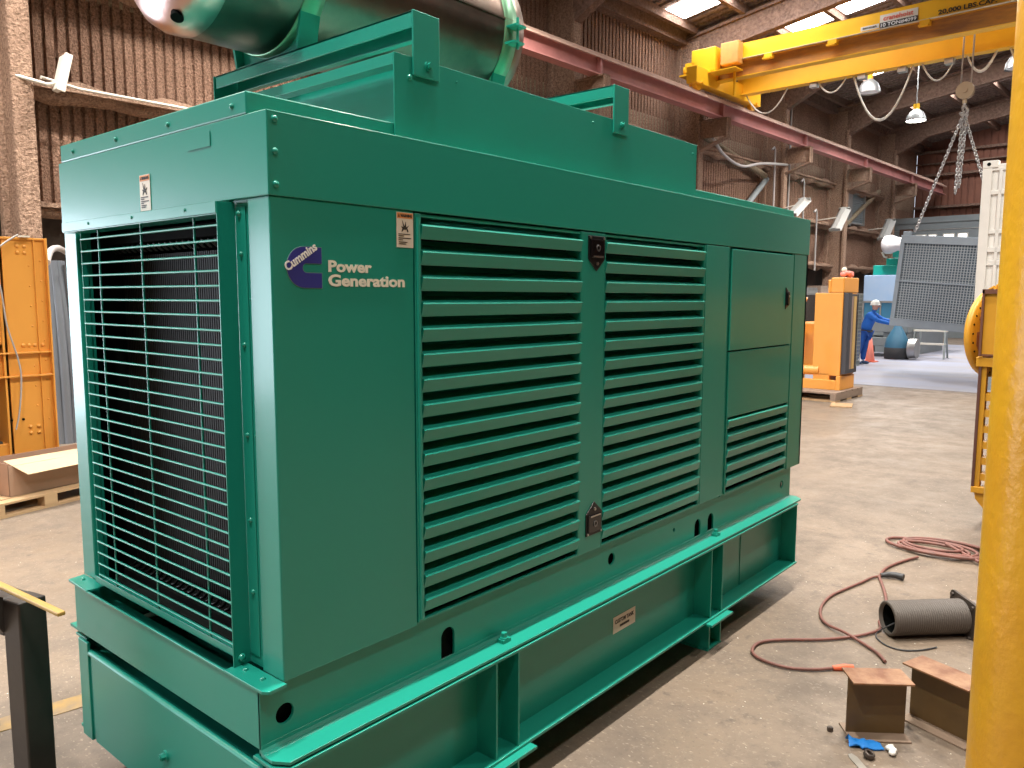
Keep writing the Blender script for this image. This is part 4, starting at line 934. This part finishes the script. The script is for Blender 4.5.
# grey wrapped roll
e = empty('wrapped_roll', (2.78, 9.0, 0), 0, 'tall grey plastic-wrapped roll standing between the yellow frame and the wall', 'roll')
m = MB()
for i in range(10):
    a = 2 * PI * i / 10; m.tube(smooth_path([(.13 * math.cos(a), .13 * math.sin(a), 0), (.16 * math.cos(a), .14 * math.sin(a), .9), (.11 * math.cos(a) - .03, .12 * math.sin(a), 1.7), (.08 * math.cos(a) - .06, .08 * math.sin(a), 2.3)], 4), .055, 8)
m.build('wrap_folds', GREYWRAP, e)
MB().tube(smooth_path([(.13, -.19, .02), (.12, -.19, .6), (.05, -.17, 1.2), (.03, -.16, 1.8), (.01, -.14, 2.25)], 5), .012, 8).build('dark_cord', CABLE_D, e)
o = MB().tube(smooth_path([(1.9, 6.9, 2.2), (2.2, 7.6, 2.36), (2.6, 8.4, 2.42), (2.95, 8.9, 2.3), (3.1, 9.1, 2.0), (3.12, 9.2, 1.75)], 5), .035, 10).build('grey_hose', CABLE); tag(o, 'grey hose arching over the wrapped roll behind the yellow frame', 'hose')
e = empty('electrical_box', (2.86, 9.5, 1.40), 0, 'small white electrical box low on the dark wall beside the generator edge', 'box')
MB().box(0, .30, -.12, 0, 0, .24).build('case', WHITE_F, e, bevel=.01); MB().box(.04, .18, -.125, -.12, .10, .17).build('meter_window', BLACK, e); MB().box(.08, .3, -.1, 0, .36, .42).build('cover_plate', WHITE_F, e)
MB().box(.0, .1, 0, 1.3, .0, .1).build('bracket', GREY, e)
o = MB().box(3.02, 4.0, 8.9, 9.3, .25, 1.05).build('concrete_block', CONC, bevel=.02); tag(o, 'pale concrete block behind the wrapped roll', 'block')
o = MB().box(3.0, 4.2, 8.85, 9.4, .0, .25).build('timber_skid', WOOD_D, bevel=.02); tag(o, 'weathered timber skid under the pale concrete block', 'timber')
o = MB().tube(smooth_path([(3.03, 8.87, 1.0), (3.12, 8.86, .7), (3.3, 8.86, .6), (3.4, 8.87, .8)], 5), .014, 6).build('black_cord', CABLE_D); tag(o, 'black cord hanging over the pale concrete block', 'cord')

# pallet and long cardboard box
e = empty('pallet', (.55, 5.46, 0), math.radians(15), 'tan wooden pallet on the floor at the left edge, carrying a long cardboard box', 'pallet')
for i in range(4): MB().box(-.6, 2.2, .02 + i * .145, .14 + i * .145, .11, .128).build('deck_board', WOOD, e)
for x in (-.5, .35, .82, 1.9):
    for y in (.02, .475): MB().box(x, x + .12, y, y + .10, .02, .11).build('block', WOOD, e)
for y in (.02, .475): MB().box(-.6, 2.2, y, y + .10, 0, .02).build('bottom_board', WOOD, e)
e = empty('long_cardboard_box', (1.10, 5.80, .128), math.radians(11), 'long brown cardboard box with its pale lid flap open, on the pallet', 'box')
BL = 1.5; m = MB(); m.box(0, BL, 0, .006, 0, .27); m.box(0, BL, .36, .366, 0, .30); m.box(0, .006, 0, .366, 0, .29); m.box(BL, BL + .006, 0, .366, 0, .29); m.box(0, BL, 0, .366, 0, .006)
m.build('box_body', CARD, e)
m = MB(); m.add([(.02, .10, .30), (BL, .10, .30), (BL, -.16, .225), (.08, -.16, .20), (.02, .10, .306), (BL, .10, .306), (BL, -.163, .231), (.08, -.163, .206)], [(0, 1, 2, 3), (7, 6, 5, 4), (0, 4, 5, 1), (1, 5, 6, 2), (2, 6, 7, 3), (3, 7, 4, 0)])
m.build('lid_flap', CARD_L, e, label='pale inner side of the lid flap')
# black steel post with a plate, lower left
e = empty('steel_stand', (-.298, 1.105, 0), math.radians(12.6), 'black square steel tube stand with a yellow-edged plate, at the lower left corner', 'stand')
PST = e
# yellow floor line
o = MB().box(-3.0, .9, -.06, .07, .0, .003).build('floor_line', STRIPE); o.location = (0, 1.915, 0); o.rotation_euler = (0, 0, -.15); o['kind'] = 'structure'

# ================================================================== foreground right
# yellow round post
o = MB().cyl((0, 0, 0), (0, 0, 7.0), .118, n=64).build('round_post', YEL_COL); YCOL = o
tag(o, 'thick round column painted glossy yellow at the right edge', 'column')
m = MB().cyl((0, 0, -.0), (0, 0, .012), .20, n=32).build('base_plate', YEL_COL, o)
# steel beam offcuts
def offcut(loc, ang, length, lab, h=.262, w=.145, t=.008):
    e = empty('steel_beam_offcut', loc, ang, lab, 'steel beam', 'rusty beam offcuts on the floor')
    MB().box(0, length, 0, w, h - t, h).build('top_flange', RUST, e, bevel=.001, label='orange rusty top flange')
    MB().box(0, length, 0, w, 0, t).build('bottom_flange', PLATE, e, bevel=.001)
    MB().box(.004, length - .004, w * .5 - .005, w * .5 + .005, t, h - t).build('web', RUST_D, e)
    return e
offcut((2.123, -.932, 0), math.atan2(-.201, .152), .252, 'short rusty steel I-beam offcut in front, beside the blue rag')
offcut((2.46, -1.035, 0), math.atan2(-.268, -.095), .295, 'longer rusty steel I-beam offcut standing behind the first, half behind the yellow post')
# corrugated duct with flange
D0 = Vector((3.36, -.735, .098)); D1v = Vector((3.655, -1.035, .100))
e = empty('exhaust_flex_pipe', D0, 0, 'ribbed grey flexible exhaust pipe with a dark square flange, lying on the floor', 'pipe')
d = (D1v - D0); ln = d.length; d.normalize()
Rm = d.to_track_quat('X', 'Z').to_matrix().to_4x4()
prof = []
nr = 34
for i in range(nr + 1):
    t = i / nr * ln; prof += [(.088, t), (.096, t + ln / nr * .35), (.096, t + ln / nr * .6), (.088, t + ln / nr * .95)]
prof = [(.080, .5), (.080, .0)] + prof
MB().lathe(prof, (0, 0, 0), 'x', 36, Rm).build('ribbed_sleeve', DUCT, e)
MB().lathe([(.079, .02), (.079, ln)], (0, 0, 0), 'x', 24, Rm).build('inner_sleeve', DARK, e)
fo = []
for i in range(4):
    a0 = PI / 2 * i
    fo += [(.128 * math.cos(a0 + PI / 4) + .022 * math.cos(a0 + q), .128 * math.sin(a0 + PI / 4) + .022 * math.sin(a0 + q)) for q in (0, .5, 1.05, PI / 2)]
Fm = Matrix.Translation(d * (ln + .01)) @ Rm @ Matrix.Rotation(.08, 4, 'X')
MB().prism(fo, 'x', 0, .014, holes=[circ(0, 0, .085, 24)], M=Fm).build('flange', IRON, e)
for i in range(4):
    a = PI / 2 * i + PI / 4; c = (.126 * math.cos(a), .126 * math.sin(a))
    MB().cyl(Fm @ Vector((-.012, *c)), Fm @ Vector((.022, *c)), .012, n=6, smooth=False).build('flange_bolt', IRON, e)
MB().cyl(d * (ln + .01), d * (ln + .35), .080, n=30).build('pipe_tail', mat('tail_grey', (.27, .22, .20), .5), e)
o = MB().tube(smooth_path([(3.33, -.79, .10), (3.30, -.70, .02), (3.22, -.76, .006), (3.2, -.85, .006), (3.26, -.93, .006), (3.36, -.99, .006)], 6), .004, 6).build('thin_wire', CABLE_D); tag(o, 'thin dark wire trailing from the mouth of the ribbed pipe', 'wire')
# hose: coil and long loop
random.seed(11)
pts = []
cx, cy = 5.17, -.60
for i in range(5 * 16):
    t = i / 16; a = 2 * PI * t; rr = .205 + .045 * math.sin(t * 2.3) + .02 * math.sin(t * 7.1)
    pts.append((cx + .05 * math.sin(t * 1.9) + rr * .85 * math.cos(a), cy + .06 * math.cos(t * 2.7) + rr * 1.25 * math.sin(a), .012 + .012 * (i / 112 * 2.5 + .8 * math.sin(t * 3.1) ** 2)))
tail = [(4.894, -.531, .013), (4.786, -.49, .012), (4.628, -.447, .012), (4.47, -.424, .012), (4.346, -.433, .012), (4.287, -.439, .012), (4.149, -.496, .012), (3.908, -.585, .012), (3.659, -.65, .012), (3.5, -.66, .012)]
hs = pts[:]
e = empty('red_air_hose', (5.17, -.6, 0), 0, 'coil of dusty red hose in the open floor, far right beside the yellow engine unit', 'hose')
O = Vector((5.17, -.6, 0))
MB().tube([Vector(p) - O for p in smooth_path(pts, 2)], .0115, 8).build('coiled_run', HOSE, e)
MB().tube([Vector(p) - O for p in smooth_path(pts[-1:] + [(5.0, -.9, .03)], 4) ], .0115, 8).build('coil_tail', HOSE, e)
MB().tube([Vector(p) - O for p in smooth_path(tail, 6)], .0095, 8).build('lead_run', HOSE, e)
A = [(3.50, -.66, .012), (3.392, -.692, .012), (3.281, -.657, .012), (3.172, -.595, .012), (3.042, -.489, .012), (2.931, -.363, .012), (2.837, -.274, .012), (2.757, -.244, .012), (2.667, -.258, .012), (2.611, -.306, .012), (2.588, -.391, .012), (2.60, -.491, .012), (2.67, -.593, .012), (2.738, -.652, .012)]
O = Vector((2.775, -.695, 0))
e = empty('air_hose_lead', O, 0, 'looping dusty red hose on the floor ending in an orange fitting beside the beam offcut', 'hose')
MB().tube([Vector(p) - O for p in smooth_path(A, 7)], .0085, 8).build('hose_run', HOSE, e)
MB().tube([(-.037, .043, .012), (.0, .0, .016), (.03, -.035, .016)], [.012, .017, .013], 12).build('orange_fitting', REDO, e)
Bp = [(2.985, -.833, .012), (3.066, -.771, .012), (3.143, -.671, .012), (3.198, -.56, .022), (3.261, -.449, .014), (3.364, -.374, .012), (3.524, -.324, .012), (3.716, -.309, .012), (3.894, -.337, .012), (4.076, -.376, .012), (4.24, -.407, .012), (4.30, -.445, .014)]
O = Vector((4.30, -.445, 0))
e = empty('air_hose_crossing', O, 0, 'thin dusty hose crossing the looping one, with a dark hand fitting at its far end', 'hose')
MB().tube([Vector(p) - O for p in smooth_path(Bp, 7)], .0085, 8).build('hose_run', HOSE, e)
MB().tube([(.0, .0, .02), (.03, -.04, .026), (.05, -.08, .026), (.045, -.13, .024)], [.014, .02, .02, .022], 12).build('hand_fitting', CABLE_D, e)
o = MB().box(5.42, 5.56, -1.02, -.84, 0, .07).build('timber_block', mat('grey_timber', (.17, .14, .12), .85, noise=.5, nscale=12), bevel=.006); tag(o, 'small grey timber block on the floor past the hose coil', 'block')
# small litter
def prop(name, m, material, loc, lab, cat, rotz=0, bevel=0):
    o = m.build(name, material, loc=loc, rotz=rotz, bevel=bevel); return tag(o, lab, cat)
m = MB(); vs = []; n = 9
for i in range(n):
    t = i / (n - 1); w = .022 + .012 * math.sin(t * PI) + .004 * math.sin(i * 2.2)
    vs += [(t * .13 - .065 + .01 * math.sin(i), -w, .006 + .018 * abs(math.sin(i * 1.1)) * (1 - t)), (t * .13 - .065, 0, .012 + .035 * (1 - t) * abs(math.cos(i * .9))), (t * .13 - .065 - .008 * math.cos(i), w, .005 + .012 * abs(math.cos(i * 1.7)))]
m.add(vs, [(3 * i + j, 3 * i + 3 + j, 3 * i + 4 + j, 3 * i + 1 + j) for i in range(n - 1) for j in range(2)], True)
vs2 = [(v[0], v[1], max(.001, v[2] - .004)) for v in vs]; m.add(vs2, [(3 * i + 1 + j, 3 * i + 4 + j, 3 * i + 3 + j, 3 * i + j) for i in range(n - 1) for j in range(2)], True)
prop('blue_rag', m, BLUERAG, (2.13, -.985, 0), 'crumpled bright blue rag on the floor in front of the beam offcuts', 'rag', math.radians(-62))
m = MB(); random.seed(5)
for i in range(5): m.ball((random.uniform(-.02, .02), random.uniform(-.016, .016), .012 + random.uniform(0, .006)), random.uniform(.011, .016), 8, 6, (1.2, 1, .8))
prop('paper_scrap', m, PAPER, (2.150, -1.085, 0), 'small white crumpled paper right of the blue rag', 'paper')
m = MB().lathe([(.012, .0), (.020, .0), (.022, .004), (.022, .018), (.019, .022), (.013, .022), (.012, .018), (.012, 0)], (0, 0, .0), 'z', 24, Matrix.Rotation(.35, 4, 'X') @ Matrix.Translation((0, 0, .006)))
prop('steel_ring', m, IRON, (2.049, -1.021, 0), 'dark round steel bushing lying against the blue rag', 'ring')
m = MB().prism([(-.014, -.10), (.016, -.10), (.018, .035), (.008, .06), (-.010, .055), (-.016, .03)], 'z', .0, .004)
prop('steel_strip', m, mat('dusty_metal_strip', (.36, .33, .29), .5, metal=.4), (1.985, -1.0, 0), 'flat grey metal strip on the floor at the bottom edge, below the blue rag', 'strip', math.radians(-45))
m = MB().cyl((0, 0, 0), (0, 0, .018), .013, n=6, smooth=False).cyl((0, 0, .018), (0, 0, .020), .009, n=14)
prop('hex_nut', m, IRON, (2.155, -.835, 0), 'single dark hex nut on the floor left of the front beam offcut', 'nut')
prop('orange_scrap', MB().prism([(0, 0), (.03, .004), (.04, .016), (.012, .02)], 'z', 0, .004), mat('pale_orange', (.55, .30, .2), .7), (2.11, -.92, 0), 'tiny pale orange scrap under the corner of the front beam offcut', 'scrap', -1)
m = MB(); random.seed(21)
for i in range(260):
    x = random.uniform(1.6, 7.5); y = random.uniform(-1.6, .0) if x > 1.8 else random.uniform(-1.4, -.3); s = random.uniform(.002, .006)
    if random.random() < .25: x = random.uniform(-1.5, 1.2); y = random.uniform(1.8, 5.2)
    a = random.uniform(0, PI); c_, s_ = math.cos(a) * s, math.sin(a) * s
    m.add([(x - c_, y - s_, .0005), (x + s_ * .6, y - c_ * .6, .0005), (x + c_, y + s_, .0005), (x - s_ * .6, y + c_ * .6, .0005), (x, y, s * .7)], [(0, 1, 4), (1, 2, 4), (2, 3, 4), (3, 0, 4)])
o = m.build('floor_grit', WHITE_L); tag(o, 'tiny pale paint chips and grit scattered over the concrete floor', 'grit', kind='stuff')
# ---- steel stand (local x along the plate's long edge)
m = MB(); m.box(-.048, .048, -.048, .048, .012, .835); m.build('square_post', POST, PST, bevel=.006)
m = MB(); m.box(-.09, .09, -.09, .09, 0, .012); m.build('base_plate', POST, PST)
m = MB(); m.box(-.046, .046, .05, .9, .70, .833); m.build('cross_tube', POST, PST, bevel=.005)
cpl = MB().box(-.012, .012, 0, 1.25, .0, .014).build('cap_strip', BRASS, PST, bevel=.004, label='yellow edged cap strip')
cpl.location = (-.116, -.395, .886); cpl.rotation_euler = (0, 0, math.radians(-7.5))
MB().prism([(-.045, .72), (-.045, .842), (-.13, .886), (-.135, .878), (-.055, .72)], 'y', .04, .9).build('side_angle', POST, PST, bevel=.002)

# ================================================================== the person (faces -Y of the hall)
def skin(name, joints, edges, material, parent, root=0, sub=2, fat=1.0):
    me = bpy.data.meshes.new(name); me.from_pydata([j[0] for j in joints], edges, []); me.update()
    o = bpy.data.objects.new(name, me); COL.objects.link(o); o.parent = parent
    md = o.modifiers.new('skin', 'SKIN'); md.use_smooth_shade = True
    for i, j in enumerate(joints):
        sv = me.skin_vertices[0].data[i]; r = j[1]; r = tuple(q * fat for q in r) if isinstance(r, tuple) else r * fat; sv.radius = r if isinstance(r, tuple) else (r, r); sv.use_root = (i == root)
    s = o.modifiers.new('sub', 'SUBSURF'); s.levels = sub; s.render_levels = sub
    me.materials.append(material); return o
PR = U('person', 22.0, 5.87, 0, 'person in blue work clothes and white hard hat, arms out, guiding the hanging radiator', 'person')
# local: -y forward, x to the person's left
J = [((0, -.06, .92), .135), ((0, -.10, 1.06), (.15, .12)), ((0, -.17, 1.24), (.165, .125)), ((0, -.22, 1.38), (.14, .10)),
     ((0, -.27, 1.46), .055), ((0, -.30, 1.54), .05),
     ((-.17, -.23, 1.38), .072), ((-.20, -.44, 1.24), .052), ((-.17, -.72, 1.17), .040), ((-.16, -.80, 1.16), .03),
     ((.17, -.23, 1.38), .072), ((.20, -.46, 1.25), .052), ((.14, -.76, 1.20), .040), ((.13, -.84, 1.20), .03)]
E_ = [(0, 1), (1, 2), (2, 3), (3, 4), (4, 5), (3, 6), (6, 7), (7, 8), (8, 9), (3, 10), (10, 11), (11, 12), (12, 13)]
shirt = skin('shirt', J, E_, BLUE_CL, PR, fat=1.28)
JL = [((0, -.04, .93), .14), ((-.10, -.03, .84), .10), ((-.11, .04, .47), .070), ((-.11, .12, .10), .052), ((.10, -.05, .84), .10), ((.12, -.02, .47), .070), ((.12, .0, .10), .052)]
skin('trousers', JL, [(0, 1), (1, 2), (2, 3), (0, 4), (4, 5), (5, 6)], JEANS, PR, fat=1.3)
for (x, y) in ((-.11, .12), (.12, .0)):
    skin('boot', [((x, y + .02, .09), .052), ((x, y, .05), .05), ((x, y - .10, .04), .042), ((x, y - .18, .03), .032)], [(0, 1), (1, 2), (2, 3)], BOOT, PR, fat=1.2)
m = MB(); m.ball((0, -.31, 1.62), .098, 18, 14, (.86, 1.05, 1.2), Matrix.Identity(4)); 
hd = skin('head', [((0, -.28, 1.50), .055), ((0, -.30, 1.56), .07), ((0, -.32, 1.63), (.095, .11)), ((0, -.31, 1.70), .085)], [(0, 1), (1, 2), (2, 3)], SKIN, PR)
m = MB(); m.ball((0, -.425, 1.61), .018, 8, 6, (.8, 1.2, 1.3)); m.ball((-.10, -.30, 1.615), .024, 8, 6, (.4, .8, 1.2)); m.ball((.10, -.30, 1.615), .024, 8, 6, (.4, .8, 1.2)); m.build('nose_and_ears', SKIN, hd)
m = MB(); m.ball((-.035, -.412, 1.640), .010, 8, 6); m.ball((.035, -.412, 1.640), .010, 8, 6); m.box(-.025, .025, -.418, -.405, 1.570, 1.576); m.build('eyes_and_mouth', BOOT, hd)
m = MB(); m.lathe([(.130, 0), (.125, .03), (.112, .08), (.08, .125), (.03, .145), (.001, .147)], (0, -.30, 1.655), 'z', 24); m.lathe([(.001, -.002), (.138, -.002), (.138, .006), (.120, .01)], (0, -.315, 1.655), 'z', 24); m.build('hard_hat', HELM, PR)
MB().lathe([(.205, 0), (.21, .05)], (0, 0, 0), 'z', 20, Matrix.Translation((0, -.055, .93)) @ Matrix.Rotation(.15, 4, 'X')).build('tool_belt', CABLE_D, PR)
for sx, hx, hy, hz in ((-1, -.155, -.84, 1.155), (1, .125, -.88, 1.195)):
    js = [((hx, hy + .02, hz), .030), ((hx, hy - .04, hz), (.040, .020))]; es = [(0, 1)]
    for k, (dx, l) in enumerate(((-.030, .060), (-.010, .072), (.010, .068), (.030, .052))):
        b = len(js); js += [((hx + dx, hy - .065, hz), .0105), ((hx + dx * 1.1, hy - .065 - l * .6, hz - .012), .0095), ((hx + dx * 1.1, hy - .065 - l * .85, hz - .045), .008)]; es += [(1, b), (b, b + 1), (b + 1, b + 2)]
    b = len(js); js += [((hx + sx * .042, hy - .02, hz - .01), .012), ((hx + sx * .060, hy - .055, hz - .025), .010)]; es += [(0, b), (b, b + 1)]
    skin('gloved_hand', js, es, GLOVE, PR, sub=1)

# ================================================================== lights of the place, and lamps added to brighten it
world = bpy.data.worlds.new('world'); sc.world = world; world.use_nodes = True
bg = world.node_tree.nodes['Background']; bg.inputs[0].default_value = (.80, .88, 1.0, 1); bg.inputs[1].default_value = 1.6
# daylight through the open doorway behind the camera
ld = bpy.data.lights.new('doorway_daylight', 'AREA'); ld.shape = 'RECTANGLE'; ld.size = 10.0; ld.size_y = 3.1; ld.energy = DOOR_W; ld.color = (.80, .87, 1.0)
lo = bpy.data.objects.new('doorway_daylight', ld); COL.objects.link(lo); lo.location = b2w((DX0 + DX1) / 2, YN + .45, DZ / 2); lo.rotation_euler = (-PI / 2, 0, BT)
# high-bay lamps, strong, downward: two seen, the rest unseen, several added for brightness
def lampset():
    k = 0
    for (x, y, w) in [(24.5, 6.88, 380), (29.5, 6.96, 380)]:   # the two lamps in view; the light at the first, unlit one is added
        l = bpy.data.lights.new('high_bay_light', 'AREA'); l.shape = 'DISK'; l.size = .5; l.energy = w; l.color = (1, .95, .88); l.spread = math.radians(150)
        o = bpy.data.objects.new('high_bay_light', l); COL.objects.link(o); o.location = b2w(x, y, 7.98)
    for (x, y, w) in UNSEEN_LAMPS:
        l = bpy.data.lights.new('high_bay_light', 'AREA'); l.shape = 'DISK'; l.size = .34; l.energy = w; l.color = (1, .95, .86); l.spread = math.radians(150)
        o = bpy.data.objects.new('high_bay_light', l); COL.objects.link(o); o.location = b2w(x, y, 8.30)
        # its lamp body
        e = empty('high_bay_lamp', b2w(x, y, 8.32), BT, 'unseen dome-shaped high-bay lamp, placed under the roof to light the hall', 'lamp', 'unseen high-bay lamps that light the hall')
        MB().lathe([(.33, 0), (.325, .03), (.30, .16), (.22, .30), (.12, .38), (.10, .40)], n=20).build('dome_shade', GREY_ST, e)
        MB().cyl((0, 0, .4), (0, 0, rz(y) - 8.42), .02, n=6).build('hanging_rod', GREY_ST, e)
lampset()

# ================================================================== camera
cam = bpy.data.cameras.new('camera'); cam.sensor_width = 36; cam.lens = 794.43 / 1024 * 36; cam.clip_start = .05; cam.clip_end = 200
co = bpy.data.objects.new('camera', cam); COL.objects.link(co); sc.camera = co
yaw, pitch, roll = 0.7035, 0.1096, 0.0021
fh = Vector((math.cos(yaw), math.sin(yaw), 0)); r = Vector((math.sin(yaw), -math.cos(yaw), 0)); up = Vector((0, 0, 1))
Fv = fh * math.cos(pitch) - up * math.sin(pitch); Uv = r.cross(Fv)
r2 = r * math.cos(roll) + Uv * math.sin(roll); U2 = -r * math.sin(roll) + Uv * math.cos(roll)
co.matrix_world = Matrix(((r2.x, U2.x, -Fv.x, -1.2264), (r2.y, U2.y, -Fv.y, -1.8904), (r2.z, U2.z, -Fv.z, 1.87), (0, 0, 0, 1)))
YCOL.location = (YPX, YPY, 0)
sc.view_settings.view_transform = 'Standard'; sc.view_settings.look = 'None'; sc.view_settings.gamma = 1; sc.view_settings.use_curve_mapping = False
sc.view_settings.exposure = EXPO
sc.cycles.use_denoising = True
sc.cycles.max_bounces = 7; sc.cycles.diffuse_bounces = 4; sc.cycles.glossy_bounces = 4
sc.cycles.sample_clamp_indirect = 8
